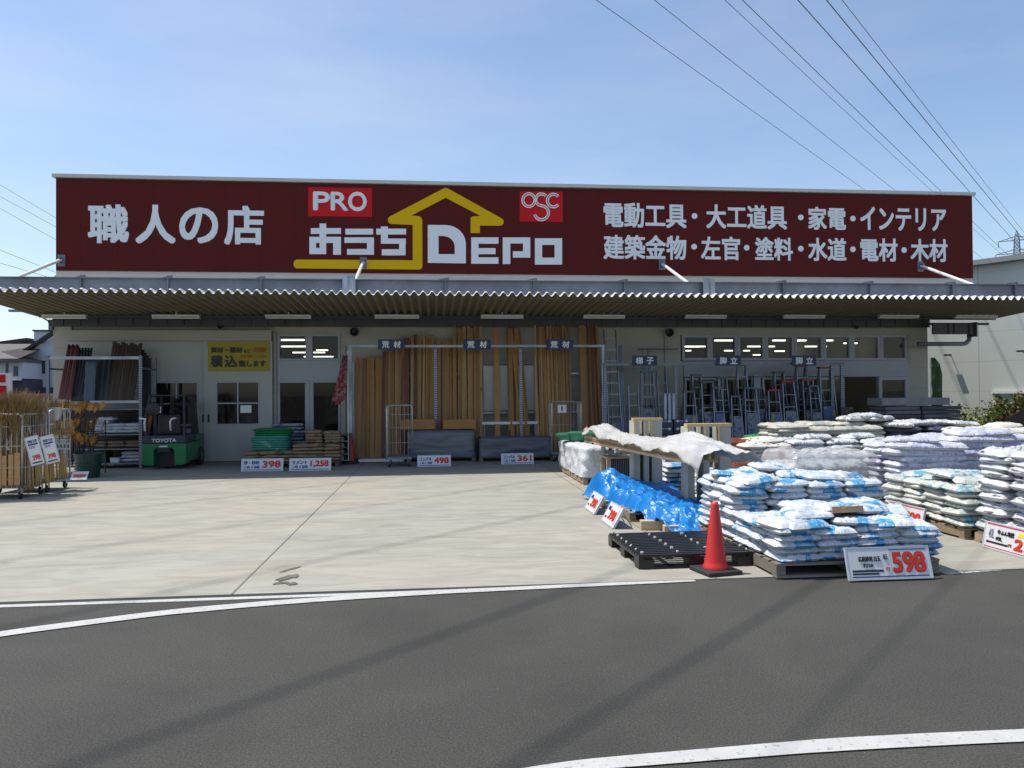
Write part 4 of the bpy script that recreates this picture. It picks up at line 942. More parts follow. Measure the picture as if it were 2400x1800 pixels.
for s in (-1, 1):
    mb = MB(); mb.lathe([(.05, -.08), (.21, -.08), (.23, -.06), (.23, .06), (.21, .08), (.05, .08)], 20); wv = mb.build('wheel', m_fblk, fk, loc=(s*(hw-.04), 1.28, .23), rot=(0, R(90), 0)); mb = MB(); mb.lathe([(0, -.085), (.11, -.085), (.11, .085), (0, .085)], 14); mb.build('rim', m_fgreen, wv)
mb = MB(); mb.lathe([(.03, -.1), (.19, -.1), (.21, -.06), (.21, .06), (.19, .1), (.03, .1)], 20); mb.build('wheel', m_fblk, fk, loc=(0, .46, .21), rot=(0, R(90), 0))
# orange-brown prop standing behind the forklift
mb = MB(); a = at(306, 960, 19.6); mb.obox((a.x, 19.6, .02), (a.x+.02, 20.2, at(306, 893, 19.6).z), .07, .05); T(mb.build('wooden_prop', m_orange_post), 'orange-brown wooden prop standing left of the forklift', 'prop')

# ================================================================ steel rack on the left with pipes and planks
YL = 19.5
xl, xr = at(104, 800, YL).x, at(304, 800, YL).x; zt = at(200, 771, YL).z; zm_ = at(250, 868, YL).z
lr = thing('storage_rack', 'grey steel rack at the left corner of the shop, filled with pipes and planks', 'rack', ((xl+xr)/2, YL, 0))
hwr = (xr-xl)/2
for s in (-1, 1):
    for y in (0, .95): mb = MB(); mb.box(s*hwr-.035, s*hwr+.035, y-.03, y+.03, 0, zt+.03); mb.build('post', m_perf if (s > 0 and y == 0) else m_galvd, lr)
mb = MB(); mb.box(-hwr+.037, hwr-.037, -.025, .025, zt-.06, zt+.01); mb.build('top_rail', m_galv, lr)
mb = MB(); mb.box(-.1, hwr-.037, -.025, .025, zm_-.03, zm_+.03); mb.build('middle_rail', m_galv, lr)
mb = MB(); mb.box(-hwr+.037, hwr-.037, .0, .9, zm_-.20, zm_-.17); mb.build('shelf', m_galvd, lr)
mb = MB(); mb.box(-hwr+.037, hwr-.037, .93, .945, .1, zm_-.2); mb.build('back_panel', m_black, lr)  # black sheet added as a backdrop to darken the background behind the shelves
for z in (.10, .45, .80): mb = MB(); mb.box(-.45, hwr-.037, -.02, .9, z, z+.03); mb.build('shelf', m_galvd, lr)
for s in (-1, 1): mb = MB(); mb.box(s*hwr-.02, s*hwr+.02, .0, .9, zt-.3, zt-.26); mb.build('side_brace', m_galvd, lr)
m_rbr = mat('red_brown_pipe', (0.15, 0.04, 0.036), rough=0.5, var=0.15, rand=.2); m_dpipe = mat('dark_pipe', (0.03, 0.035, 0.04), rough=0.5, rand=.4); m_bpipe = mat('blue_grey_pipe', (0.075, 0.105, 0.15), rough=0.4, rand=.3); m_bplank = mat_wood('brown_plank', (0.075, 0.045, 0.03), rand=.35)
def leaner(px_t, py_t, px_b, py_b, Yt, Yb_, r_, m, name, label, cat, group, rect=False, wig=0.0):
    a, b_ = at(px_t, py_t, Yt), at(px_b, py_b, Yb_); mb = MB()
    if rect: mb.obox(b_-b_, a-b_, r_*2, .03)
    else:
        P = [Vector((0, 0, 0)).lerp(a-b_, k/10) + Vector((wig*math.sin(k*2.1), 0, 0)) for k in range(11)]; mb.tube(P, r_, 8)
    o = mb.build(name, m, None, loc=b_, smooth=not rect); return T(o, label, cat, group)
ys = 20.05
for k in range(8):
    f = k/7; leaner(149+20*f, 745+3*(k % 3), 128+24*f, 862, ys+.3, YL+.15, .033, m_rbr, 'red_pipe', 'red-brown pipe leaning at the left end of the steel rack', 'pipe', 'red-brown pipes in the steel rack')
for k in range(9):
    f = k/8; leaner(172+26*f, 752+5*(k % 2), 155+26*f, 866, ys+.3, YL+.2, .028, m_dpipe, 'dark_pipe', 'dark pipe leaning beside the red-brown pipes in the rack', 'pipe', 'dark pipes in the steel rack')
for k in range(9):
    f = k/8; leaner(188+19*f, 776, 182+21*f, 872, YL+.30, YL+.12, .020, m_bpipe, 'ribbed_pipe', 'blue-grey ribbed pipe standing in the middle of the steel rack', 'pipe', 'ribbed pipes in the steel rack', wig=.006)
for k in range(7):
    f = k/6; leaner(214+24*f, 770+3*(k % 3), 205+24*f, 868, ys+.1, YL+.2, .035, m_dpipe, 'dark_plank', 'near-black plank between the ribbed pipes and the brown planks', 'plank', 'near-black planks in the steel rack', rect=True)
for k in range(10):
    f = k/9; leaner(248+56*f, 738+4*f+3*(k % 3), 232+52*f, 868, ys+.35, YL+.2, .045, m_bplank, 'brown_plank', 'dark brown plank leaning in the right half of the steel rack', 'plank', 'brown planks in the steel rack', rect=True)
for k in range(4):
    leaner(308+5*k, 756+6*k, 306+5*k, 985, ys+.5, ys+.2, .04, m_dpipe, 'dark_plank', 'tall dark plank standing right of the steel rack', 'plank', 'tall dark planks beside the rack', rect=True)
# goods on the rack's shelves
m_whitebag = mat_print('white_film', (0.62, 0.64, 0.66), (0.35, 0.4, 0.5), scale=6, cut=.6); sack_variants('white_sack', .5, .34, .085, m_whitebag, 4)
cxr = (xl+xr)/2
for k in range(3):
    for j in range(3): sack('white_sack', cxr + .0 + j*.42, YL+.3, .84+k*.078, rnd.uniform(-.1, .1), 'white bag on the upper shelf of the steel rack', 'white bags on the rack shelf')
for j in range(2): sack('white_sack', cxr+.05+.1*j, YL+.25, 1.075+j*.075, 0, 'white bag on the upper shelf of the steel rack', 'white bags on the rack shelf')
for k in range(2):
    for j in range(3): sack('kraft_sack', cxr + .0 + j*.42, YL+.3, .49+k*.08, rnd.uniform(-.1, .1), 'brown bag on the middle shelf of the steel rack', 'brown bags on the rack shelf')
m_gbox = mat('dark_green_box', (0.02, 0.075, 0.045), rough=.6, rand=.4)
def carton_(x, y, z, w_, d_, h_, m, label, group=None, name='storage_box', cat='box', rz=0):
    c = thing(name, label, cat, (x, y, z), rz, group)
    mb = MB(); mb.box(-w_/2, w_/2, -d_/2, d_/2, 0, h_); mb.build('box_body', m, c, bevel=.006)
    mb = MB(); mb.box(-w_/2-.006, w_/2+.006, -d_/2-.006, d_/2+.006, h_+.001, h_+.02); mb.build('lid', m, c)
    return c
carton_(cxr+.05, YL+.3, .131, .34, .4, .26, m_gbox, 'dark green box on the lowest shelf of the steel rack')
carton_(cxr+.42, YL+.3, .131, .22, .4, .10, m_whitebag, 'small pale box on the lowest shelf of the steel rack')
for k in range(3): sack('white_sack', cxr+.78, YL+.3, .14+k*.085, 0, 'white bag on the lowest shelf of the steel rack', 'white bags on the lowest rack shelf')

# ---- orange-black bundles hanging at the left of the rack
m_orope = mat('orange_tool', (0.46, 0.19, 0.012), rough=0.6, rand=.3, var=.3, scale=20)
def rake(px, py, Y, h, label):
    q = at(px, py, Y); o = thing('garden_rake', label, 'rake', (q.x, Y, q.z-h), rnd.uniform(-1.2, 1.2), 'orange rakes before the steel rack'); o.rotation_euler = (rnd.uniform(-.25, .25), rnd.uniform(-.3, .3), rnd.uniform(-1.2, 1.2))
    mb = MB(); mb.tube([(0, 0, 0), (rnd.uniform(-.03, .03), 0, h*.75)], .011, 6); mb.build('handle', m_black, o)
    mb = MB()
    for k in range(9):
        a = R(-24+6*k); mb.obox((0, 0, h*.72), (.15*math.sin(a), .02, h*.72+.2*math.cos(a)), .009, .006); e = Vector((.15*math.sin(a), .02, h*.72+.2*math.cos(a))); mb.obox(e, e+Vector((.01, -.04, .015)), .013, .006)
    mb.box(-.05, .05, -.012, .012, h*.72+.07, h*.72+.09)
    mb.build('rake_head', m_orope, o); return o
lab = {0: 'orange fan rake in the top row before the steel rack', 1: 'orange fan rake in the middle row before the steel rack', 2: 'orange fan rake in the lower row before the steel rack'}
for k in range(20): rake(126+3.9*k + rnd.uniform(-1.5, 1.5), 868+4*(k % 3)-.2*k, 18.5-.03*k, .75, lab[0])
for k in range(15): rake(148+3.7*k + rnd.uniform(-1.5, 1.5), 900+5*(k % 3), 18.15+.02*k, .8, lab[1])
for k in range(12): rake(154+3.6*k + rnd.uniform(-1.5, 1.5), 932+5*(k % 3), 17.95+.02*k, .75, lab[2])
# rake stand so that they rest on something
st = thing('rake_stand', 'dark tube stand holding the orange rakes', 'stand', (at(165, 950, 18.2).x, 18.2, 0))
mb = MB()
for s in (-1, 1): mb.tube([(s*.5, -.35, 0), (s*.5, -.35, .55), (s*.5, .3, 1.2), (s*.5, .3, 0)], .014, 6)
for y, z in ((-.3, .35), (-.1, .62), (.2, .95)): mb.tube([(-.5, y, z), (.5, y, z)], .012, 6); mb.box(-.5, .5, y-.1, y+.1, z-.16, z-.15)
mb.build('frame', m_black, st)
# green tub on the floor
m_gtub = mat('green_plastic', (0.008, 0.042, 0.032), rough=0.4, var=0.08)
def tub(x, y, z, r0, r1, h, m, label, group=None, lid=False, name='plastic_tub'):
    t = thing(name, label, 'tub', (x, y, z), 0, group)
    mb = MB(); mb.lathe([(0, .0), (r0, 0), (r1, h-.03), (r1+.02, h-.03), (r1+.02, h), (r1-.01, h), (r0-.01, .02), (0, .02)], 24); mb.build('tub_body', m, t, smooth=False)
    mb = MB(); mb.lathe([(0, h+.03), (r1*.85, h+.028), (r1+.026, h+.006), (r1+.026, h-.016), (r1+.022, h-.016)] if lid else [(r1*.98, h*.55), (r1*.985+.012, h*.56), (r1*.985+.012, h*.6), (r1*.98, h*.61)], 24); mb.build('lid' if lid else 'rim_band', m, t)
    return t
q = gnd(170, 1036); tub(q.x, q.y+.45, 0, .22, .27, .52, m_gtub, 'large dark green tub on the floor beside the broom trolley')
lb = thing('leaflet', 'small red and white leaflet at the foot of the broom trolley', 'leaflet', (gnd(180, 1041).x-.1, gnd(180, 1041).y, .05)); lb.rotation_euler = (R(-40), 0, 0)
mb = MB(); mb.box(-.16, .16, 0, .006, 0, .2); mb.build('sheet', m_grey, lb); mb = MB(); mb.box(-.12, .12, -.003, -.001, .05, .13); mb.build('colour_bar', m_brn, lb)

# ================================================================ roll cages of brooms
m_cage = mat('cage_steel', (0.46, 0.47, 0.46), rough=0.4, metal=0.5, var=0.12)
def roll_cage(x, y, rz, L_, W_, H_, label, group=None, base=None, ends=(1, 1), back=True, mesh_v=7, sides=()):
    c = thing('roll_cage', label, 'trolley', (x, y, 0), rz, group); zb_ = .19
    mb = MB(); mb.box(-L_/2, L_/2, -W_/2, W_/2, zb_, zb_+.05); mb.build('base', base or m_galvd, c)
    def panel(p, q, nm):
        p, q = Vector(p), Vector(q); mb = MB(); d = (q-p).normalized(); r_ = .016; rc = .07; z1 = H_
        mb.tube([p+Vector((0, 0, zb_)), p+Vector((0, 0, z1-rc)), p+d*rc*.3+Vector((0, 0, z1-rc*.3)), p+d*rc+Vector((0, 0, z1)), q-d*rc+Vector((0, 0, z1)), q-d*rc*.3+Vector((0, 0, z1-rc*.3)), q+Vector((0, 0, z1-rc)), q+Vector((0, 0, zb_))], r_, 8)
        n_ = max(3, int((q-p).length/.085))
        for k in range(1, n_): e = p.lerp(q, k/n_); mb.tube([e+Vector((0, 0, zb_)), e+Vector((0, 0, z1-.01))], .0045, 5, cap=False)
        for z in (zb_+.35, zb_+.72, zb_+1.05):
            if z < z1-.05: mb.tube([p+Vector((0, 0, z)), q+Vector((0, 0, z))], .008, 6)
        mb.build(nm, m_cage, c, smooth=True)
    A_, B_, C_, D_ = (-L_/2, -W_/2, 0), (L_/2, -W_/2, 0), (L_/2, W_/2, 0), (-L_/2, W_/2, 0)
    if ends[0]: panel(A_, D_, 'end_panel')
    if ends[1]: panel(B_, C_, 'end_panel')
    if back: panel(D_, C_, 'back_panel')
    for s in sides: panel(*( (A_, B_) if s == 'front' else (D_, C_)), 'front_panel')
    for sx in (-1, 1):
        for sy in (-1, 1):
            mb = MB(); mb.lathe([(.02, -.02), (.06, -.02), (.065, -.01), (.065, .01), (.06, .02), (.02, .02)], 16); wv = mb.build('wheel', m_black, c, loc=(sx*(L_/2-.06), sy*(W_/2-.06), .065), rot=(0, R(90), 0))
            mb = MB(); mb.box(-.14, -.02, -.03, .03, -.028, -.022); mb.box(-.14, -.02, -.03, .03, .022, .028); mb.build('fork', m_cage, wv)
    return c
qa, qb = gnd(52, 1078), gnd(152, 1050)
# its long side runs away from the road; the open right side faces us
LC, WC = 1.85, .95
ccx, ccy = -7.0-WC/2+.02, (13.92+15.6)/2
roll_cage(ccx, 14.30, 0, WC, .80, 1.45, 'near roll cage filled with bamboo brooms at the left edge', 'roll cages of brooms', m_pald, sides=('front',))
roll_cage(ccx, 15.22, 0, WC, .80, 1.50, 'far roll cage behind the broom cage, with small tools and price cards', 'roll cages of brooms', m_pald, sides=())
m_straw = mat('straw', (0.27, 0.175, 0.065), rough=0.85, var=0.35, scale=30, rand=.3); m_straw2 = mat('pale_straw', (0.33, 0.235, 0.115), rough=0.85, var=0.35, scale=30, rand=.3); m_bamboo = mat('bamboo', (0.44, 0.27, 0.08), rough=0.45, var=0.25, scale=8, rand=.25); m_wrapf = mat('hazy_film', (0.5, 0.45, 0.42), rough=0.3, var=.2, scale=9)
def broom(x, y, z, lean, ld, label, group, ms, h=1.75, head=.72, film=False, spread=.15):
    """bamboo broom standing head up"""
    o = thing('bamboo_broom', label, 'broom', (x, y, z), rnd.uniform(0, 6.3), group); o.rotation_euler = (lean*math.cos(ld), lean*math.sin(ld), rnd.uniform(-.5, .5))
    mb = MB(); mb.tube([(0, 0, 0), (0, 0, h-head+.05)], .014, 7); mb.build('handle', m_bamboo, o)
    mb = MB()
    for k in range(260):
        a = rnd.uniform(0, 6.283); r0 = rnd.uniform(.0, .03); r1 = spread*rnd.uniform(.1, 1.0)**.6; L_ = head*rnd.uniform(.6, 1.02); w_ = .0036
        p0 = Vector((r0*math.cos(a), r0*math.sin(a), h-head)); p1 = Vector((r1*.55*math.cos(a), r1*.55*math.sin(a), h-head+L_*.55)); p2 = Vector((r1*1.05*math.cos(a)+rnd.uniform(-.05, .05), r1*1.05*math.sin(a)+rnd.uniform(-.05, .05), h-head+L_-r1*.25))
        t_ = Vector((-math.sin(a+rnd.uniform(-1, 1)), math.cos(a), 0))*w_
        mb.quad(p0-t_, p0+t_, p1+t_, p1-t_); mb.quad(p1-t_, p1+t_, p2+t_*.5, p2-t_*.5)
    mb.build('bristles', ms, o)
    mb = MB(); mb.lathe([(.02, h-head-.04), (.034, h-head), (.055, h-head+.1), (.05, h-head+.11)], 10); mb.build('binding', m_pald, o)
    if film:
        mb = MB(); mb.lathe([(.03, h-head), (.07, h-head+.15), (.12, h-head+.4), (.13, h-head+.5)], 14); mb.build('film', m_wrapf, o)
    return o
for i in range(7):
    for j in range(4):
        x = ccx - .44 + i*.135 + rnd.uniform(-.03, .03); y = 13.98 + j*.2 + rnd.uniform(-.03, .03)
        broom(x, y, .25, rnd.uniform(0, .07), rnd.uniform(0, 6.3), 'bamboo broom standing bristles up in the near roll cage', 'bamboo brooms in the near cage', rnd.choice((m_straw, m_straw, m_straw2)), h=rnd.uniform(1.42, 1.70), spread=.24)
for i in range(5):
    broom(ccx-.2+i*.14, 14.98+rnd.uniform(0, .3), .25, .05, rnd.uniform(0, 6.3), 'pale broom in clear film standing in the far roll cage', 'wrapped brooms in the far cage', m_straw2, h=rnd.uniform(1.42, 1.62), film=True, spread=.13)
# timber crate in the lower half of the near cage
cr = thing('timber_crate', 'tan plywood crate in the lower half of the near roll cage', 'crate', (ccx, 14.28, .245))
mb = MB()
for k in range(9): mb.box(-.44+.0985*k, -.44+.0985*k+.07+.01*(k % 3), -.385, -.37, 0, .50+.05*((k*7) % 3)/2)
mb.box(-.44, .44, -.369, -.36, .08, .13); mb.box(-.44, .44, .36, .375, 0, .55); mb.box(-.44, -.42, -.358, .358, 0, .55); mb.box(.32, .335, -.368, .358, 0, .12); mb.build('side_panel', mat_wood('ply_tan', (.40, .22, .085), along='x'), cr)
for k in range(34):
    kk = k/33*9.5; leaner(52+9*kk+rnd.uniform(-4, 4), 975+rnd.uniform(-6, 10), 54+9.4*kk+rnd.uniform(-5, 5), 1060-3.4*kk, 14.05+.13*kk, 14.05+.13*kk, .016, m_bamboo, 'bamboo_cane', 'bamboo cane standing in the lower part of the broom cages', 'cane', 'bamboo canes in the cages')
for k in range(8):
    q = at(112+6*k, 925+rnd.uniform(-4, 4), 14.98+.045*k); t = thing('hand_brush', 'small brown hand brush hanging in the far roll cage', 'brush', q, 0, 'hand brushes in the far cage')
    mb = MB(); mb.box(-.012, .012, -.01, .01, .0, .16); mb.build('handle', m_bamboo, t); mb = MB(); mb.box(-.05, .05, -.02, .02, -.11, -.001); mb.build('bristles', m_straw, t)
for k in range(6):
    q = at(110+7.5*k, 970, 14.80+.012*k); t = T(price_board('small white price card in the row on the far roll cage', (q.x, q.y, q.z), .045, .10, 0, 0, [('8', .2, .8, .2, .85, m_ink, .02)], (), name='price_card', thick=.004), 'small white price card in the row on the far roll cage', 'price card', 'price cards on the far cage')
def tag_card(px, py0, py1, lean, label):
    a = at(px, py1, 13.86); z1 = at(px, py0, 13.86).z; h_ = z1-a.z
    p = price_board(label, (a.x, 13.83, a.z), .20, h_, 0, 0, [('竹ぼうき', .12, .88, .78, .90, m_bink, .03), ('庭用', .15, .6, .58, .68, m_bink, .0), ('398', .2, .85, .16, .34, m_red, .03)], [(.1, .9, .70, .76, m_bink), (.1, .9, .04, .09, m_blue_sign)], name='price_card', thick=.005)
    p.rotation_euler = (0, lean, 0); return p
tag_card(84, 942, 1002, R(-14), 'hanging price card on the near roll cage, left one of two')
tag_card(117, 940, 998, R(-14), 'hanging price card on the near roll cage, right one of two')
# roll cage beside the boards and one at the right end of the rack
q = gnd(868, 1006); roll_cage(at(863, 990, 18.8).x, 18.95, 0, at(889, 990, 18.8).x-at(836, 990, 18.8).x, .7, at(860, 876, 18.7).z, 'empty folded roll cage standing before the reddish timber', None, ends=(1, 0), back=True)
roll_cage(at(1222, 960, 19.5).x, 19.6, 0, .75, .5, at(1222, 868, 19.5).z, 'empty roll cage with a white notice under the right blue timber sign', None, ends=(1, 1), back=True)
q = at(1213, 883, 19.4); nt = thing('paper_notice', 'white paper notice hung on the roll cage under the right timber sign', 'notice', (q.x, 19.33, q.z)); mb = MB(); mb.box(-.11, .11, 0, .004, -.1, .1); mb.build('sheet', m_paper, nt); mb = MB(); mb.box(-.02, .02, -.003, -.001, -.05, .06); mb.build('mark', m_bink, nt)
# red cone by the rack post
m_cone = mat('cone_red', (0.62, 0.022, 0.016), rough=0.45, var=0.08, scale=2.5, hue=(0.55, 0.03, 0.025)); m_rub = mat('cone_rubber', (0.022, 0.02, 0.019), rough=0.7, var=0.2)
def cone(pos, h, label):
    c = thing('traffic_cone', label, 'traffic cone', pos, R(12)); r_ = h*.158
    mb = MB(); mb.lathe([(r_*1.12, .045), (r_*1.10, .07), (r_, .085), (r_*.93, .12), (h*.055, h-.03), (h*.045, h), (h*.03, h+.001), (0, h-.01)], 32); mb.build('cone_body', m_cone, c, smooth=True)
    mb = MB(); b_ = h*.27; mb.box(-b_, b_, -b_, b_, 0, .042); mb.build('base', m_rub, c, bevel=.012)
    return c
q = gnd(768, 992); cone((q.x, 19.9, 0), at(768, 940, 19.9).z, 'small red cone standing in the shade at the foot of the left rack post')
q = gnd(1549, 1238); cone((q.x, q.y+.04, 0), .68, 'red traffic cone with black base by the front bag stack')

# ---- nobori flags
def flag(px, py0, py1, Y, m, label, pts, name='banner_flag'):
    f = thing(name, label, 'flag', (at(px, 900, Y).x, Y, 0), 0)
    mb = MB(); mb.tube([(0, 0, 0), (0, 0, at(px, py0, Y).z)], .013, 6); mb.build('pole', m_white, f)
    rows = []
    for (pa, pb, py) in pts:
        a, b_ = at(pa, py, Y), at(pb, py, Y); rows.append([(a.x+(b_.x-a.x)*k/8-at(px, 900, Y).x, .06*math.sin(k*1.15+py*.05), a.z+(b_.z-a.z)*k/8+.02*math.sin(k)) for k in range(9)])
    mb = MB(); mb.grid(rows[::-1]); mb.build('cloth', m, f, smooth=True, solid=.004)
    mb = MB(); mb.lathe([(0, 0), (.16, 0), (.14, .06), (0, .08)], 14); mb.build('foot', m_rub, f)
    return f
m_rflag = mat_print('red_flag', (0.21, 0.022, 0.025), (0.27, 0.17, 0.17), scale=14, cut=.52, rough=.8, bump=0); m_gflag = mat_print('green_flag', (0.05, 0.085, 0.025), (0.12, 0.17, 0.08), scale=5, cut=.6, rough=.8, bump=0)
flag(752, 758, 870, 19.7, m_rflag, 'dark red patterned banner flag hanging left of the timber rack', [(740, 751, 768), (733, 751, 800), (726, 750, 830), (718, 748, 862), (716, 733, 874)])
flag(2012, 773, 870, 19.0, m_gflag, 'dark green banner flag at the right corner of the shop', [(2012, 2017, 774), (2012, 2027, 788), (2011, 2034, 812), (2011, 2038, 845), (2011, 2037, 880)])
# ================================================================ ladders and the goods before the right windows
m_ladder = mat('ladder_aluminium', (0.19, 0.205, 0.235), rough=0.32, metal=0.75, var=0.1, rand=.12)
m_rcap = mat('red_cap', (0.34, 0.03, 0.035), rough=.5); m_bcap = mat('blue_cap', (0.02, 0.14, 0.24), rough=.5); m_kcap = mat('grey_cap', (0.10, 0.11, 0.13), rough=.5)
lrk = thing('ladder_rail', 'grey steel rail holding the ladders before the shop windows', 'rack', (0, 20.0, 0))
zr_ = at(1600, 786, 20.0).z; xa, xb = at(1305, 786, 20.0).x, at(1822, 786, 20.0).x
mb = MB(); mb.box(xa, xb, -.03, .03, zr_-.04, zr_+.035); mb.build('top_rail', m_galvd, lrk)
for px in (1308, 1461, 1800, 1821): x = at(px, 850, 20.0).x; mb = MB(); mb.box(x-.035, x+.035, .033, .093, 0, zr_+.03); mb.obox((x, .09, .1), (x, .7, zr_-.4), .04, .04); mb.build('post', m_perf, lrk)
mb = MB(); mb.box(xa, xb, .55, .59, 1.35, 1.39); mb.build('rear_rail', m_galvd, lrk)
def ladder(px0, px1, pyt, Y, label, sheet=None, lean=.25, rung=.30):
    a, b_ = at(px0, 900, Y), at(px1, 900, Y); w_ = b_.x-a.x; h_ = at((px0+px1)/2, pyt, Y+lean).z
    l_ = thing('straight_ladder', label, 'ladder', ((a.x+b_.x)/2, Y, 0), rnd.uniform(-.05, .05), 'straight ladders under the ladder sign')
    for s in (-1, 1): mb = MB(); mb.obox((s*w_/2, 0, 0), (s*w_/2*.9, lean, h_), .028, .065); mb.build('rail', m_ladder, l_)
    n_ = int(h_/rung)
    for k in range(1, n_+1): z = k*rung-.1; mb = MB(); f = z/h_; mb.obox((-w_/2*(1-.1*f)+.015, lean*f, z), (w_/2*(1-.1*f)-.015, lean*f, z), .03, .03, up=(0, 0, 1)); mb.build('rung', m_ladder, l_)
    if sheet: mb = MB(); mb.box(-w_*.36, w_*.36, -.045, -.04, .45, .95); mb.build('info_sheet', sheet, l_)
    return l_
m_bsheet = mat_print('blue_sheet', (0.09, 0.13, 0.26), (0.34, 0.26, 0.06), scale=5, cut=.56, bump=0); m_wsheet = mat_print('white_sheet', (0.20, 0.22, 0.26), (0.07, 0.09, 0.14), scale=10, cut=.55, bump=0)
ladder(1317, 1346, 712, 19.9, 'tallest aluminium ladder with a blue sheet, right beside the timber rack', m_bsheet, .6)
ladder(1348, 1352.5, 745, 20.0, 'narrow ladder section turned edge on, beside the tallest ladder', None, .55)
ladder(1361, 1384, 832, 19.8, 'short ladder standing under the blue ladder sign', m_wsheet, .2)
ladder(1310, 1315, 800, 20.2, 'ladder section turned edge on between the timber and the tallest ladder', None, .3)
ladder(1325, 1343, 770, 20.35, 'ladder section leaning on the wall behind the tallest ladder', None, .4)
ladder(1400, 1412, 752, 20.3, 'narrow ladder leaning on the wall behind the ladder sign', None, .4)
ladder(1428, 1450, 800, 20.3, 'ladder leaning on the wall right of the ladder sign', m_wsheet, .4)
mb = MB(); q = at(1424, 754, 20.7); mb.tube([(q.x-.6, 20.75, q.z), (q.x+.55, 20.75, q.z)], .02, 8); T(mb.build('hanging_tube', m_galvd), 'thin steel tube hung level on the wall above the ladder sign', 'tube')
def stepladder(px0, px1, pyt, Y, cap, label, sheet=None, wide=1.55, sk=0.0):
    a, b_ = at(px0, 930, Y), at(px1, 930, Y); w_ = b_.x-a.x; h_ = at((px0+px1)/2, pyt, Y+.28).z; wt = w_/wide
    l_ = thing('stepladder', label, 'stepladder', ((a.x+b_.x)/2, Y, 0), rnd.uniform(-.10, .10), 'stepladders before the shop windows')
    for s in (-1, 1): mb = MB(); mb.obox((s*w_/2, 0, .02), (s*wt/2, .30, h_), .03, .06); mb.build('front_rail', m_ladder, l_); mb = MB(); mb.obox((s*w_/2*.96, .72, .02), (s*wt/2*.94, .36, h_-.02), .025, .05); mb.build('rear_rail', m_ladder, l_)
    n_ = max(2, int(h_/.29))
    for k in range(1, n_): z = h_*k/n_; f = z/h_; hw_ = (w_+(wt-w_)*f)/2-.016; mb = MB(); mb.box(-hw_, hw_, .30*f-.03, .30*f+.035, z-.012, z+.012); mb.build('step', m_ladder, l_)
    mb = MB(); mb.box(-wt/2-.02, wt/2+.02, .24, .42, h_+.001, h_+.05); mb.build('top_cap', cap, l_)
    mb = MB(); mb.box(-w_*.44, w_*.44, .62, .65, .33, .36); mb.build('brace', m_ladder, l_)
    if sheet:
        z0_ = h_*.30; mb = MB(); t_ = .30*z0_/h_
        mb.quad((-w_*.36, t_-.05, z0_), (w_*.36, t_-.05, z0_), (w_*.31, t_+.05, z0_+.62), (-w_*.31, t_+.05, z0_+.62)); mb.build('info_sheet', sheet, l_, solid=.004)
    for s in (-1, 1): mb = MB(); mb.box(s*w_/2-.025, s*w_/2+.025, -.04, .04, 0, .03); mb.build('foot', m_black, l_)
    return l_
for a in ((1386, 1424, 805, 19.9, m_bcap, 'tall stepladder with a blue top right under the ladder sign', m_wsheet),
          (1480, 1513, 848, 19.75, m_kcap, 'stepladder with an amber sheet, first one right of the rail post', m_bsheet),
          (1519, 1557, 827, 19.8, m_kcap, 'stepladder with a pale sheet under the left stepladder sign', m_wsheet),
          (1556, 1583, 818, 20.1, m_kcap, 'slim stepladder standing behind under the left stepladder sign', None),
          (1583, 1610, 858, 19.6, m_kcap, 'short folded stepladder with a long white sheet between taller ones', m_wsheet),
          (1612, 1648, 840, 19.75, m_bcap, 'stepladder with a dark blue top left of the small black stand', m_wsheet),
          (1597, 1625, 790, 20.2, m_kcap, 'tall stepladder behind the one with the dark blue top', None),
          (1664, 1697, 845, 19.7, m_rcap, 'shorter red-topped stepladder with blue and amber sheet', m_bsheet),
          (1696, 1733, 826, 19.8, m_rcap, 'red-topped stepladder below the left part of the right stepladder sign', m_wsheet),
          (1741, 1777, 822, 19.75, m_rcap, 'red-topped stepladder below the right stepladder sign with a bright sheet', m_bsheet),
          (1728, 1760, 792, 20.15, m_rcap, 'taller red-topped stepladder standing behind below the right sign', None),
          (1777, 1818, 796, 19.85, m_rcap, 'tallest red-topped stepladder, last one before the entrance', m_bsheet),
          (1500, 1528, 812, 20.2, m_kcap, 'grey stepladder standing behind the amber-sheet one', m_wsheet), (1545, 1572, 840, 19.65, m_kcap, 'low stepladder before the slim one under the left stepladder sign', m_bsheet),
          (1634, 1662, 815, 20.25, m_kcap, 'grey stepladder standing behind the small black stand', m_wsheet), (1680, 1712, 806, 20.25, m_kcap, 'grey stepladder standing behind the shorter red-topped one', None),
          (1757, 1786, 836, 19.6, m_kcap, 'low stepladder before the tallest red-topped one', m_wsheet)):
    stepladder(*a)
q = at(1633, 823, 20.4); pn = thing('wall_notice', 'pale notice sheet behind the ladders at the fourth shop window', 'notice', (at(1649-3, 870, 20.6).x, 20.9, q.z-.1)); mb = MB(); mb.box(-.17, .17, 0, .01, -.1, .28); mb.build('sheet', m_grey, pn)
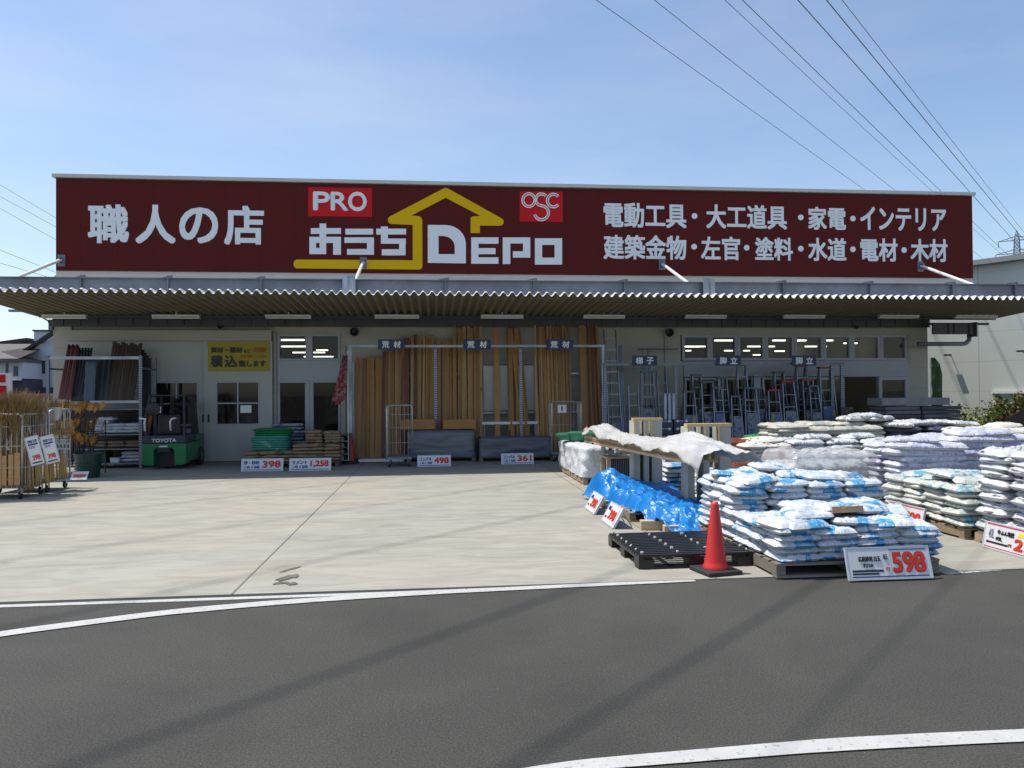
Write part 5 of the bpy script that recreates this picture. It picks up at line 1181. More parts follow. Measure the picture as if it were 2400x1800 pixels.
# carts, bottle crates
m_navyb = mat('navy_crate', (0.02, 0.028, 0.06), rough=.45, rand=.3, var=.2, scale=6); m_cap = mat('white_cap', (0.5, 0.53, 0.6), rough=.4)
for k in range(5):
    for j in range(2):
        a, b_ = at(1418+37*j, 950, 18.6), at(1452+37*j, 950, 18.6); w_ = b_.x-a.x
        c = thing('bottle_crate', 'navy plastic crate with white round caps in the stack left of the stepladders', 'crate', ((a.x+b_.x)/2, 18.75, .12+k*.19), 0, 'navy crates in the stack')
        mb = MB(); mb.box(-w_/2, w_/2, -.2, .2, 0, .13); mb.box(-w_/2+.01, w_/2-.01, -.19, .19, .13, .18); mb.build('crate_body', m_navyb, c)
        for s in (-.5, .5): mb = MB(); mb.tube([(s*w_*.55, -.202, .15), (s*w_*.55, -.23, .15)], .035, 10); mb.build('cap', m_cap, c)
        mb = MB(); mb.box(-w_/2+.02, w_/2-.02, -.207, -.2005, .145, .158); mb.build('edge_strip', m_cap, c)
p_ = at(1455, 950, 18.6); pallet(at(1416, 950, 18.6).x, at(1490, 950, 18.6).x, 18.5, 19.0, 'dark pallet under the stack of navy crates', None, m_pald, .115)
for k, px in enumerate((1437, 1446, 1455)):
    leaner(px, 850, px+1, 925, 19.5, 19.2, .035, m_cap, 'plastic_pipe', 'pale upright plastic tube behind the navy crates', 'pipe', 'pale tubes behind the crates')
hs = thing('black_stand', 'small black stand with white tag between the stepladders', 'stand', (at(1653, 940, 19.4).x, 19.4, 0)); mb = MB(); mb.box(-.12, .12, -.1, .1, 0, .05); mb.tube([(0, 0, .05), (0, 0, .62)], .04, 10); mb.box(-.06, .06, -.05, .05, .62, .74); mb.build('stand_body', m_black, hs); mb = MB(); mb.box(-.04, .04, -.058, -.052, .64, .72); mb.build('tag', m_cap, hs)
# low dark tables of small goods in front of the ladders
m_clut = mat('dark_goods', (0.035, 0.037, 0.045), rough=.6, rand=.6, var=.4, scale=9); m_clut2 = mat('green_goods', (0.04, 0.11, 0.07), rough=.5, rand=.4, var=.3, scale=9)
for k in range(7):
    x = at(1500+55*k, 940, 18.3).x; t = thing('goods_table', 'low dark display table before the ladders, %s' % ('first from the left', 'second from the left', 'third from the left', 'middle of seven', 'third from the right', 'second from the right', 'last before the entrance')[k], 'table', (x, 18.3, 0), 0, 'low display tables')
    mb = MB(); mb.box(-.29, .29, -.35, .35, .42, .46); mb.build('tabletop', m_pald, t)
    for sx in (-1, 1):
        for sy in (-1, 1): mb = MB(); mb.box(sx*.25-.02, sx*.25+.02, sy*.3-.02, sy*.3+.02, 0, .418); mb.build('leg', m_galvd, t)
    for j in range(3):
        g = thing('goods_tray', 'dark tray of small goods on a low display table', 'tray', (x-.19+.19*j, 18.2+rnd.uniform(-.1, .1), .461), rnd.uniform(-.2, .2), 'trays on the display tables')
        mb = MB(); h_ = rnd.uniform(.05, .16); mb.box(-.085, .085, -.16, .16, 0, .03); mb.build('tray', m_black, g); mb = MB()
        for i in range(5): xx, yy = rnd.uniform(-.06, .06), rnd.uniform(-.12, .12); mb.tube([(xx, yy, .03), (xx+rnd.uniform(-.01, .01), yy, .03+h_)], rnd.uniform(.02, .035), 7)
        mb.build('goods', m_clut, g)
# entrance: sloping price stand, dark slabs with a plank
ap = thing('a_board', 'small dark A-board standing at the shop entrance', 'sign', (at(1838, 905, 19.2).x, 19.2, 0)); mb = MB(); mb.obox((0, 0, 0), (0, .2, at(1838, 880, 19.2).z), .34, .02); mb.build('front_panel', mat_print('dark_sheet', (.06, .05, .05), (.2, .12, .1), scale=12, bump=0), ap); mb = MB(); mb.obox((0, .45, 0), (0, .21, at(1838, 880, 19.2).z), .34, .02); mb.build('rear_panel', m_black, ap)
m_slab = mat('dark_slab', (0.10, 0.10, 0.115), rough=.75, rand=.35, var=.25, scale=5, bump=.3)
zs = at(1990, 876, 18.2).z
for side, (pa, pb) in enumerate(((1912, 1986), (1990, 2072))):
    a, b_ = at(pa, 900, 18.2), at(pb, 900, 18.2); w_ = b_.x-a.x; n_ = 12; h_ = (zs-.14)/n_
    pallet(a.x, b_.x, 18.1, 18.9, 'dark pallet under the %s pile of paving slabs at the shop corner' % ('left', 'right')[side], 'pallets under slabs', m_pald)
    for k in range(n_):
        mb = MB(); mb.box(-w_/2, w_/2, -.38, .38, 0, h_*.84); T(mb.build('paving_slab', m_slab, None, loc=((a.x+b_.x)/2+rnd.uniform(-.02, .02), 18.5+rnd.uniform(-.02, .02), .135+k*h_), rot=(0, 0, rnd.uniform(-.03, .03)), bevel=.008), 'dark paving slab in the %s pile by the shop corner' % ('left', 'right')[side], 'slab', ('left', 'right')[side] + ' pile of paving slabs')
a, b_ = at(1907, 868, 18.1), at(2053, 868, 18.1); mb = MB(); mb.box(a.x, b_.x, 18.12, 18.8, zs+.01, at(1990, 861, 18.1).z+.02); T(mb.build('covering_board', mat('grey_panel', (.20, .20, .21), rough=.7, var=.2, scale=4), bevel=.006), 'long grey panel lying across the two piles of slabs', 'panel')
# ================================================================ the yard of bagged goods
m_bluebag = mat_print('white_blue_film', (0.60, 0.615, 0.625), (0.045, 0.27, 0.50), scale=4.6, cut=.615, soft=.06, rough=.42, ink2=(0.40, 0.48, 0.56), band=.085, text=(0.34, 0.44, 0.56))
m_aqbag = mat_print('cream_aqua_film', (0.58, 0.575, 0.515), (0.07, 0.33, 0.46), scale=5.5, cut=.62, soft=.05, rough=.4, ink2=(0.45, 0.52, 0.46), band=.08, text=(0.35, 0.42, 0.40))
m_manure = mat_print('white_text_film', (0.58, 0.59, 0.605), (0.09, 0.09, 0.10), scale=4.5, cut=.60, stretch=(3.2, 1.0, 6.0), rough=.35, soft=.02, ink2=(.5, .51, .53), text=(.05, .05, .06))
m_lilac = mat_print('white_lilac_film', (0.55, 0.56, 0.61), (0.38, 0.32, 0.55), scale=3, cut=.62, soft=.12, rough=.4, ink2=(.44, .44, .55), text=(.25, .24, .4))
m_sage = mat_print('sage_film', (0.48, 0.48, 0.40), (0.30, 0.36, 0.31), scale=4, cut=.5, soft=.08, rough=.5, ink2=(.62, .42, .36))
m_navyf = mat_print('navy_film', (0.055, 0.065, 0.095), (0.02, 0.025, 0.045), scale=3, cut=.55, rough=.35)
m_whitef = mat_print('white_grey_film', (0.60, 0.61, 0.60), (0.28, 0.30, 0.32), scale=6, cut=.58, soft=.04, rough=.4, text=(.2, .2, .22))
m_dirty = mat_print('brown_white_film', (0.66, 0.63, 0.56), (0.32, 0.16, 0.10), scale=7, cut=.60, soft=.04, rough=.45)
sack_variants('gravel_sack', .435, .385, .084, m_bluebag, 8); sack_variants('aqua_gravel_sack', .43, .40, .086, m_aqbag, 6); sack_variants('manure_sack', .66, .46, .125, m_manure, 6)
sack_variants('lilac_sack', .62, .44, .115, m_lilac, 5); sack_variants('sage_sack', .72, .46, .115, m_sage, 5); sack_variants('navy_sack', .78, .5, .13, m_navyf, 4); sack_variants('plain_sack', .6, .42, .11, m_whitef, 5); sack_variants('soil_sack', .55, .4, .105, m_dirty, 4)
GP = 'pallets under the bag stacks'
# A1 front stack
pallet(3.18, 4.80, 6.93, 8.04, 'grey weathered pallet under the front stack of white and blue bags', GP, mat_wood('pallet_wood_dark', (0.20, 0.17, 0.13), along='x'), .135)
g = 'white and blue bags in the front stack'; lb = 'white and blue bag in the front stack behind the large 598 board'
sack_pile('gravel_sack', 3.20, 4.86, 6.98, 8.02, .13, 5, 4, 3, .060, lb, g, 'flr', rzj=.1, jit=.025)
lb2 = 'white and blue bag lying loose on top of the front stack'
for (x, y, z, rz, tl) in ((3.52, 7.14, .425, .15, .05), (4.04, 7.2, .43, -.1, -.06), (3.6, 7.55, .43, .1, 0), (4.15, 7.6, .43, -.2, .1), (4.62, 7.62, .42, .3, .05), (3.38, 7.2, .43, .3, .05), (4.4, 7.15, .42, -.2, .05), (3.66, 7.3, .50, -.15, .08), (4.30, 7.42, .505, .2, -.05), (3.85, 7.72, .51, .3, 0), (4.5, 7.8, .50, .1, .1), (4.75, 7.75, .43, -.4, .12)):
    sack('gravel_sack', x, y, z, rz, lb2, 'loose bags on top of the front stack', (tl, -tl*.7))
# one opened bag with a tan inside
m_open = mat('tan_paper', (.55, .33, .17), rough=.7, var=.1); o = sack('gravel_sack', 3.98, 7.34, .545, .1, 'white bag with a torn tan patch on top of the front stack', None); o.name = 'torn_sack'
mb = MB(); mb.grid([[(-.17+.34*i/6, -.20+.012*nz3(i*.7, j), .02+.03*j+.01*nz3(i, j*1.3)) for i in range(7)] for j in range(3)]); mb.build('torn_patch', m_open, o, solid=.01)
# A2
pallet(3.20, 4.97, 8.10, 9.22, 'pallet under the taller white and blue stack', GP)
sack_pile('gravel_sack', 3.22, 4.97, 8.12, 9.22, .13, 10, 4, 3, .060, 'white and blue bag in the taller stack behind the front one', 'white and blue bags in the taller stack', 'flr', rzj=.1, jit=.035)
for (x, y, z, rz) in ((3.55, 8.3, .73, .2), (4.2, 8.7, .73, -.1), (3.7, 8.9, .735, .3), (4.35, 8.35, .73, 0), (4.8, 8.7, .70, .5), (4.0, 8.9, .80, 0), (3.45, 8.75, .73, -.3)):
    sack('gravel_sack', x, y, z, rz, 'white and blue bag lying loose on top of the taller stack', 'loose bags on the taller stack', (rnd.uniform(-.1, .1), rnd.uniform(-.1, .1)))
# B across the aisle
pallet(6.15, 7.3, 8.42, 10.02, 'wooden pallet under the cream and aqua bags across the aisle', GP)
sack_pile('aqua_gravel_sack', 6.14, 7.3, 8.42, 10.02, .13, 7, 3, 4, .065, 'cream and aqua bag in the low stack across the aisle', 'cream and aqua bags across the aisle', 'fl', along='x', rzj=.12)
for (x, y, z) in ((6.5, 8.75, .59), (6.5, 9.3, .59), (6.9, 9.0, .60), (6.5, 9.75, .58), (7.0, 9.6, .59), (6.45, 9.1, .65)):
    sack('aqua_gravel_sack', x, y, z, rnd.uniform(-.5, .5), 'cream and aqua bag lying loose on top of the low stack', 'loose cream and aqua bags', (rnd.uniform(-.1, .1), rnd.uniform(-.1, .1)))
# D tall stack at the right edge
pallet(6.20, 7.5, 6.85, 8.33, 'pallet under the tall white stack at the right edge', GP)
sack_pile('manure_sack', 6.2, 7.55, 6.82, 8.36, .13, 11, 2, 3, .084, 'white bag with dark lettering in the tall stack at the right edge', 'white bags in the tall right stack', 'fl', rzj=.08, jit=.03)
# stack with clear film behind A2, bags seen behind
def simple(key, px0, px1, pyt, Y, depth, nx, ny, dz, label, group, base=.13, jit=.03, extra=0):
    a, b_ = at(px0, 950, Y), at(px1, 950, Y); zt = at((px0+px1)/2, pyt, Y+depth*.3).z; n_ = max(1, int((zt-base-.09)/dz)+1)
    pallet(a.x, b_.x, Y, Y+depth, 'pallet under the stack of ' + group, GP)
    sack_pile(key, a.x, b_.x, Y, Y+depth, base, n_, nx, ny, dz, label, group, 'fl', rzj=.08, jit=jit)
    for k in range(extra): sack(key, rnd.uniform(a.x+.3, b_.x-.3), Y+depth*rnd.uniform(.2, .6), base+n_*dz, rnd.uniform(-.4, .4), label, group, (rnd.uniform(-.1, .1), rnd.uniform(-.1, .1)))
simple('lilac_sack', 1958, 2086, 958, 10.15, 1.1, 2, 2, .083, 'white bag with lilac print in the stack behind the cream bags', 'lilac bags behind the cream bags', extra=2)
simple('lilac_sack', 2082, 2240, 938, 10.35, 1.1, 3, 2, .083, 'white bag with lilac print in the higher stack at the right edge', 'lilac bags in the higher stack', extra=3)
simple('soil_sack', 2112, 2260, 921, 12.4, 1.0, 3, 2, .083, 'cream bag in the far stack behind the higher lilac bags', 'cream bags at the far right', extra=1)
simple('plain_sack', 1712, 1908, 1000, 10.95, 1.0, 3, 2, .082, 'white bag under clear film in the middle of the yard', 'white bags under clear film')
simple('soil_sack', 1622, 1705, 955, 12.3, 1.0, 2, 2, .08, 'brown-printed white bag beside the terracotta pots', 'brown-printed bags by the pots', extra=2)
simple('plain_sack', 1712, 1940, 948, 12.7, 1.0, 3, 2, .082, 'plain white bag in the row behind the film-covered bags', 'plain white bags in the middle row', extra=2)
simple('sage_sack', 1692, 1738, 914, 14.2, .9, 1, 2, .072, 'pale flat bag in the neat narrow stack left of the sage bags', 'pale flat bags in the narrow stack', jit=.008)
simple('sage_sack', 1742, 1908, 918, 14.2, 1.1, 3, 2, .08, 'sage green and cream bag in the long far stack', 'sage bags in the far stack', extra=3)
simple('navy_sack', 1915, 2092, 922, 14.4, 1.1, 2, 2, .095, 'dark navy bag in the far stack before the paving slabs', 'navy bags in the far stack')
for k in range(5): sack('plain_sack', at(1930+34*k, 915, 14.7).x, 14.6+rnd.uniform(-.1, .3), at(2000, 919, 14.6).z-.03+.02*(k % 2), rnd.uniform(-.5, .5), 'white bag lying on the navy bags', 'white bags on the navy stack', (rnd.uniform(-.1, .1), rnd.uniform(-.15, .15)))
for k in range(3): sack('plain_sack', at(1843, 915, 14.7).x+.25*k, 14.7, at(1850, 905, 14.7).z-.05+.05*(k == 1), rnd.uniform(-.5, .5), 'white bag lying on top of the sage bags', 'white bags on the sage stack')
simple('gravel_sack', 1436, 1490, 992, 12.7, .9, 1, 2, .08, 'white and blue bag seen between the two timber frames', 'bags between the timber frames', base=.05)
simple('gravel_sack', 1545, 1625, 1010, 11.2, .9, 2, 2, .08, 'white and blue bag behind the near timber frame', 'bags behind the near timber frame', base=.05)
# clear film over the middle bags
def film_(name):
    m = bpy.data.materials.new(name); m.use_nodes = True; N, L, b = nodes(m); b.inputs['Base Color'].default_value = (.86, .87, .88, 1); b.inputs['Roughness'].default_value = .28
    t = N.new('ShaderNodeBsdfTransparent'); x = N.new('ShaderNodeMixShader'); x.inputs[0].default_value = .34; o = N['Material Output']
    L.new(t.outputs[0], x.inputs[1]); L.new(b.outputs[0], x.inputs[2]); L.new(x.outputs[0], o.inputs[0]); return m
m_film = film_('clear_film')
def milky_(nm):
    m = film_(nm); N, L, b = nodes(m); b.inputs['Base Color'].default_value = (.60, .59, .57, 1)
    [n for n in N if n.type == 'MIX_SHADER'][0].inputs[0].default_value = .82; return m
a, b_ = at(1708, 950, 10.9), at(1912, 950, 10.9); zt = at(1800, 977, 11.2).z
mb = MB(); rows = []
for i in range(25):
    u = i/24; row = []
    for j in range(41):
        v = j/40; x = a.x-.03 + (b_.x-a.x+.06)*v; s = u
        if s < .35: y = 10.86; z = .35 + (zt-.35)*(s/.35)
        else: y = 10.86 + (s-.35)/.65*1.1; z = zt + .02
        e = min(v, 1-v); z -= .28*max(0, .06-e)/.06
        row.append((x + .015*nz3(x*8, z*8), y + .04*nz3(x*5, z*6, y*3) - (.03 if s < .35 else 0), z + .05*nz3(x*4, y*5, 3) - .05*abs(nz3(x*9, y*8, 6)) + .02*nz3(x*19, y*16)))
    rows.append(row)
mb.grid(rows); T(mb.build('clear_cover', m_film, None, smooth=True), 'crumpled clear film covering the white bags in the middle of the yard', 'cover')
# terracotta pots
m_terra = mat('terracotta', (0.36, 0.105, 0.05), rough=.75, var=.15, scale=6, rand=.2)
def pot(x, y, z, r_, h, label, group):
    p = thing('flower_pot', label, 'flower pot', (x, y, z), rnd.uniform(0, 3), group)
    mb = MB(); mb.lathe([(0, .01), (r_*.68, 0), (r_*.93, h*.78), (r_*.9, h*.78), (r_*.62, .03), (0, .03)], 26); mb.build('pot_body', m_terra, p, smooth=False)
    mb = MB(); mb.lathe([(r_*.935, h*.78), (r_, h*.785), (r_*1.03, h), (r_*.93, h), (r_*.90, h*.78)], 26); mb.build('rim', m_terra, p)
for (px, py, Y, n_, r_) in ((1598, 944, 12.9, 3, .2), (1626, 944, 12.9, 3, .23), (1596, 975, 12.0, 2, .2), (1600, 995, 11.6, 2, .24), (1585, 968, 12.5, 3, .18), (1642, 946, 13.3, 3, .2)):
    q = at(px, py, Y); h = (q.z-.02)/n_
    for k in range(n_): pot(q.x, Y, .02+k*h*.98, r_, h*.97, 'red-brown terracotta pot in the stacked group behind the near timber frame', 'stacked terracotta pots')
for (px, Y) in ((1350, 13.6), (1362, 14.0)): q = at(px, 985, Y); pot(q.x, Y, .02, .2, q.z-.02, 'brown terracotta pot behind the slatted crate', 'pots behind the slatted crate')
for k in range(6): sack('green_sack', at(1668, 945, 15.0).x+rnd.uniform(-.04, .04), 15.2, at(1668, 948, 15.0).z-.07*k, rnd.uniform(-.05, .05), 'dark green flat bag in the small pile left of the pale narrow stack', 'green flat bags in the small pile')
for k in range(7): sack('grey_sack', at(1668, 945, 15.0).x+rnd.uniform(-.04, .04), 15.2, at(1668, 948, 15.0).z-.07*(6+k), 0, 'grey flat bag under the green flat bags', 'grey flat bags') if at(1668, 948, 15.0).z-.07*(6+k) > 0 else None
# ---- film-wrapped block pallets, tubs, crates along the concrete edge
m_wfilm = mat('white_film_wrap', (0.72, 0.74, 0.75), rough=.22, var=.22, scale=16, bump=.9, bscale=24)
for (y0_, y1_, lbp, lbw) in ((15.78, 17.25, 'pallet under the far film-wrapped blocks', 'far white film-wrapped block stack with green tubs on it'), (14.35, 15.70, 'pallet under the near film-wrapped blocks', 'near white film-wrapped block stack at the concrete edge')):
    pallet(2.80, 3.75, y0_, y1_, lbp, 'pallets under wrapped blocks'); wrapped(2.78, 3.76, y0_, y1_, .135, .70 if y0_ > 15 else .72, m_wfilm, lbw, amp=.035, seed=y0_)
m_gtub2 = mat('green_tub_plastic', (0.02, 0.16, 0.085), rough=.4, var=.08); m_pink = mat('pink_plastic', (.55, .22, .22), rough=.5)
for k, (px, Y, nm) in enumerate(((1225, 16.4, 'left'), (1250, 16.2, 'middle'), (1283, 16.1, 'right'))):
    q = at(px, 950, Y); tub(q.x, Y, .74, .19, .23, at(px, 935 if k else 938, Y).z-.74, m_gtub2, 'green lidded tub on the far wrapped block stack, %s one of three' % nm, 'green tubs on the wrapped blocks', True)
q = at(1268, 929, 16.6); bl = thing('pink_float', 'small pink round float among the green tubs', 'float', (q.x, 16.6, q.z-.03)); mb = MB(); mb.lathe([(0, -.09), (.05, -.075), (.085, -.03), (.085, .03), (.05, .075), (0, .09)], 16); mb.build('ball', m_pink, bl, smooth=True); mb = MB(); mb.tube([(0, 0, .088), (0, 0, .12)], .015, 8); mb.build('eyelet', m_pink, bl)
m_blk = mat('grey_block', (.36, .38, .41), rough=.85, var=.2, scale=5, bump=.5, bscale=80)
for k in range(4):
    for j in range(2):
        a = at(1304, 1045, 13.95); mb = MB(); x = a.x+.16+.33*j
        mb.box(-.155, .155, -.09, .09, 0, .028); mb.box(-.155, .155, -.09, .09, .14, .165); mb.box(-.155, -.115, -.09, .09, .0285, .1395); mb.box(.115, .155, -.09, .09, .0285, .1395); mb.box(-.02, .02, -.09, .09, .0285, .1395)
        if k == 3 and j: continue
        T(mb.build('concrete_block', m_blk, None, loc=(x, 14.05, .14+k*.168), rot=(0, 0, rnd.uniform(-.04, .04)), bevel=.006), 'grey hollow concrete block in the open pile before the wrapped stack', 'block', 'grey blocks in the open pile')
a = at(1304, 1045, 13.95); pallet(a.x, a.x+.7, 13.85, 14.28, 'pallet under the open pile of grey blocks', 'pallets under wrapped blocks', None, .138)
ct = thing('slatted_crate', 'pale wooden crate with a dark mesh front beside the grey blocks', 'crate', (at(1343, 1040, 13.2).x, 13.2, 0)); m_palewood = mat_wood('pale_timber', (0.55, 0.42, 0.26), along='x', rand=.15)
w_ = (at(1368, 1000, 13.2).x-at(1313, 1000, 13.2).x)/2; h_ = at(1340, 991, 13.2).z
mb = MB()
for s in (-1, 1): mb.box(s*w_-.035, s*w_+.035, 0, .05, 0, h_); mb.box(s*w_-.035, s*w_+.035, .45, .5, 0, h_)
mb.box(-w_-.036, w_+.036, -.004, .504, h_+.001, h_+.03); mb.box(-w_+.036, w_-.036, .005, .045, .1, .16); mb.build('frame', m_palewood, ct)
mb = MB(); mb.box(-w_+.037, w_-.037, .05, .44, .17, h_-.02); mb.build('contents', m_clut, ct)
mb = MB()
for k in range(12): x = -w_+.05+k*(2*w_-.1)/11; mb.box(x-.006, x+.006, .03, .036, .165, h_-.01)
mb.build('mesh_front', m_galvd, ct)
# ---- two upright timber frames carrying long planks
m_ctim = mat('grey_beige_post', (0.42, 0.405, 0.345), rough=.75, var=.15, scale=3, stretch=(1, 1, .3)); m_ywood = mat_wood('yellow_timber', (0.60, 0.42, 0.19), along='z', rand=.1)
def gate(px0, pxm, px1, pyt, Y, label):
    a, m_, b_ = at(px0, 950, Y).x, at(pxm, 950, Y).x, at(px1, 950, Y).x; zt = at((px0+px1)/2, pyt, Y).z
    g_ = thing('plank_stand', label, 'frame', ((a+b_)/2, Y, 0), 0, 'upright timber frames with planks'); c = (a+b_)/2; h = zt
    for x, wv in ((a-c+.05, .10), (m_-c, .085), (b_-c-.09, .17)):
        mb = MB(); mb.box(x-wv/2, x+wv/2, 0, .12, 0, h-.045); mb.box(x-wv*.36, x+wv*.36, .122, .34, 0, h-.05); mb.build('post', m_ctim, g_)
    mb = MB(); mb.box(a-c-.005, b_-c+.005, -.006, .13, h-.043, h); mb.build('top_rail', m_ywood, g_)
    mb = MB()
    for x in (a-c+.015, m_-c-.03, b_-c-.19): mb.box(x-.014, x+.014, -.022, -.001, h-.42, h-.045)
    mb.build('edge_batten', m_ywood, g_)
    mb = MB(); mb.box(a-c+.1, b_-c-.18, .02, .10, .06, .12); mb.box(a-c-.30, a-c+.0, .03, .1, .76, .84); mb.build('arm', m_ctim, g_)
    return g_
gate(1369, 1396, 1431, 903, 12.3, 'far upright timber frame with grey posts and yellow top, holding planks')
gate(1485, 1526, 1580, 915, 10.55, 'near upright timber frame with grey posts and yellow top, behind the cone')
pA, pB = Vector((at(1283, 950, 14.2).x, 14.2, .86)), Vector((at(1512, 990, 9.75).x, 9.75, .86))
for k in range(5):
    for j in range(2):
        d = (pB-pA).normalized(); n_ = Vector((-d.y, d.x, 0)); off = n_*(-.26+.105*k) * -1
        mb = MB(); mb.obox(Vector((0, 0, 0)), (pB-pA)*rnd.uniform(.94, 1.0), .095, .036)
        T(mb.build('plank', mat_wood('plank_tan', (.50, .36, .20), along='y', rand=.2), None, loc=pA+off+Vector((0, 0, .042*j))), 'long tan plank lying across the two timber frames under the clear sheet', 'plank', 'planks on the timber frames')
m_sheetp = film_('milky_sheet')
def drape(name, rowsf, nu, nv, m, label, cat, solid=0):
    mb = MB(); mb.grid([[rowsf(i/nu, j/nv) for j in range(nv+1)] for i in range(nu+1)]); o = mb.build(name, m, None, smooth=True, solid=solid); return T(o, label, cat)
def sheet_f(u, v):
    # u along the planks (far to near), v across
    p = pA.lerp(pB, u*1.10-.0); d = (pB-pA).normalized(); n_ = Vector((d.y, -d.x, 0))*-1
    s = -.26 + .50*v - .46*max(0, (u-.66)/.34)*max(0, 1-v*1.3)
    top = .965 + .07*math.exp(-((u-.10)/.10)**2)*1.6 + .06*math.exp(-((v-.5)/.35)**2)
    if u > .62: top += .14*math.exp(-((u-.80)/.10)**2 - ((v-.42)/.22)**2)
    e = max(0, abs(v-.5)-.34)/.16; drop = e*e*(.06+.06*nz3(u*7, v*2)+ (.16*max(0, (u-.68)/.32) if v < .5 else .05*max(0, (u-.7)/.3)))
    if u > .92: drop += (u-.92)/.08*.07*(.6+.8*abs(nz3(v*4, 3)))
    drop += .10*max(0, (u-.84)/.16)*max(0, (v-.86)/.14)
    wr_ = .03*nz3(u*12, v*4, 1) - .075*abs(nz3(u*14+v*6, v*2.5, 8)) - .035*abs(nz3(u*30-v*9, v*5, 18)) + .05
    q = p + n_*(-s)
    return (q.x + .02*nz3(u*12, v*5, 2), q.y + .02*nz3(u*11, v*6, 4), top - drop + wr_)
drape('plastic_sheet', sheet_f, 130, 40, milky_('milky_plastic'), 'crumpled milky plastic sheet draped over the planks on the timber frames', 'sheet', .003)
# ---- blue tarp over low pallets
m_tarp = mat('blue_tarp', (0.011, 0.18, 0.52), rough=.26, var=.14, scale=5, bump=.35, bscale=45)
def tarp_f(u, v):
    y = 12.55 - 3.62*u; xl_ = 2.42 + .42*u + .04*nz3(u*6, 1); wv = 1.45 - .30*u
    x = xl_ + wv*v
    base = .34 - .10*u - .10*max(0, u-.8)/.2
    prof_ = min(1, v/.16); prof_ = prof_*prof_*(3-2*prof_)
    lip = .05 + .10*max(0, min(1, (u-.5)/.3))*(1-max(0, (u-.9)/.1)) + .03*nz3(u*9, 2)
    z = lip + (base-lip)*prof_ + .10*math.exp(-((u-.08)/.08)**2-((v-.3)/.2)**2)
    z -= .20*max(0, v-.42)*(1.3)
    end = max(0, (u-.86)/.14); z = z*(1-end*.75) + .02*end
    z += .07*nz3(u*7, v*4, 4)*(1-.3*prof_) + .03*nz3(u*19, v*9, 7) - .075*abs(nz3(u*15+v*5, v*7, 2)) - .05*abs(nz3(u*33-v*9, v*15, 5)) + .06*abs(nz3(u*9+v*6, v*3, 11)) - .025*abs(nz3(u*60+v*20, v*30, 21)) + .03
    return (x + .03*nz3(u*13, v*7, 9), y + .03*nz3(u*10, v*8, 3), max(.03, z))
drape('blue_tarp', tarp_f, 190, 80, m_tarp, 'crumpled bright blue tarp lying over low goods beside the concrete lane', 'tarp', .004)
for k, (x, y, w_) in enumerate(((2.60, 9.55, .30), (2.78, 9.15, .30))):
    mb = MB(); mb.box(0, w_, 0, .12, 0, .12); T(mb.build('timber_offcut', m_palewood, None, loc=(x, y, 0), rot=(0, 0, -.1), bevel=.006), ('far pale timber block poking out under the near end of the blue tarp', 'near pale timber block poking out under the end of the blue tarp')[k], 'block')
pallet(2.62, 3.7, 10.2, 11.2, 'wooden pallet under the middle of the blue tarp', 'pallets under the tarp', None, .12)
pallet(2.52, 3.6, 11.35, 12.4, 'wooden pallet under the far end of the blue tarp', 'pallets under the tarp', None, .12)
# ---- black plastic pallet
bp = thing('plastic_pallet', 'black plastic pallet lying empty on the concrete beside the red cone', 'pallet', (2.58, 8.08, 0), R(1)); m_bpl = mat('pallet_black', (.014, .014, .015), rough=.38, var=.2, scale=8)
mb = MB(); W_, D_ = .59, .62; h = .14
for k in range(15): y = -D_ + k*(2*D_)/15; mb.box(-W_, W_, y, y+.052, h-.022, h)
for k in range(5): x = -W_ + k*(2*W_-.05)/4; mb.box(x, x+.05, -D_, D_, h-.046, h-.023)
mb.build('deck', m_bpl, bp)
for i in (-1, 0, 1):
    for j in (-1, 0, 1): mb = MB(); mb.box(i*(W_-.08)-.08, i*(W_-.08)+.08, j*(D_-.08)-.08, j*(D_-.08)+.08, .019, h-.047); mb.build('foot_block', m_bpl, bp)
mb = MB()
for j in (-1, 0, 1): mb.box(-W_, W_, j*(D_-.07)-.07, j*(D_-.07)+.07, 0, .018)
mb.build('runner', m_bpl, bp)
mb = MB()
for k in range(26): mb.tube([(-W_+.05+(k % 4)*.37+rnd.uniform(-.03, .03), -D_+.1+(k//4)*.19, h), (-W_+.05+(k % 4)*.37, -D_+.1+(k//4)*.19, h+.004)], .018, 8)
mb.build('grip_pad', mat('pale_pad', (.42, .42, .4), rough=.6), bp)
# ---- price boards of the yard
red598 = ('598', .535, .95, .16, .86, m_red, .05)
price_board('large grey-white price board reading 598 leaning on the front bag stack', (4.195, 6.74, .016), .80, .275, R(0), R(16), [('広庭砂利 白玉', .13, .40, .56, .74, m_ink, .03), ('E', .44, .49, .62, .78, m_ink, .03), ('打20', .18, .30, .37, .50, m_ink, .03), ('円', .455, .495, .24, .36, m_red, .02), red598],
            [(.04, .42, .22, .29, m_ink), (.04, .36, .13, .19, m_ink), (.515, .52, .02, .98, m_grey), (.03, .97, .04, .08, m_bink), (.515, .97, .92, .955, m_bink)], m_paper)
price_board('price board reading 598 leaning on the cream and aqua bags', (6.04, 9.44, .016), .74, .25, R(-90), R(12), [('化粧砂利 荒打', .06, .44, .60, .76, m_ink, .02), ('打20', .18, .30, .38, .52, m_ink, .02), ('円', .44, .48, .25, .36, m_red, .02), ('598', .50, .94, .16, .72, m_red, .055)], [(.02, .98, .93, .97, m_red), (.05, .4, .2, .27, m_ink)])
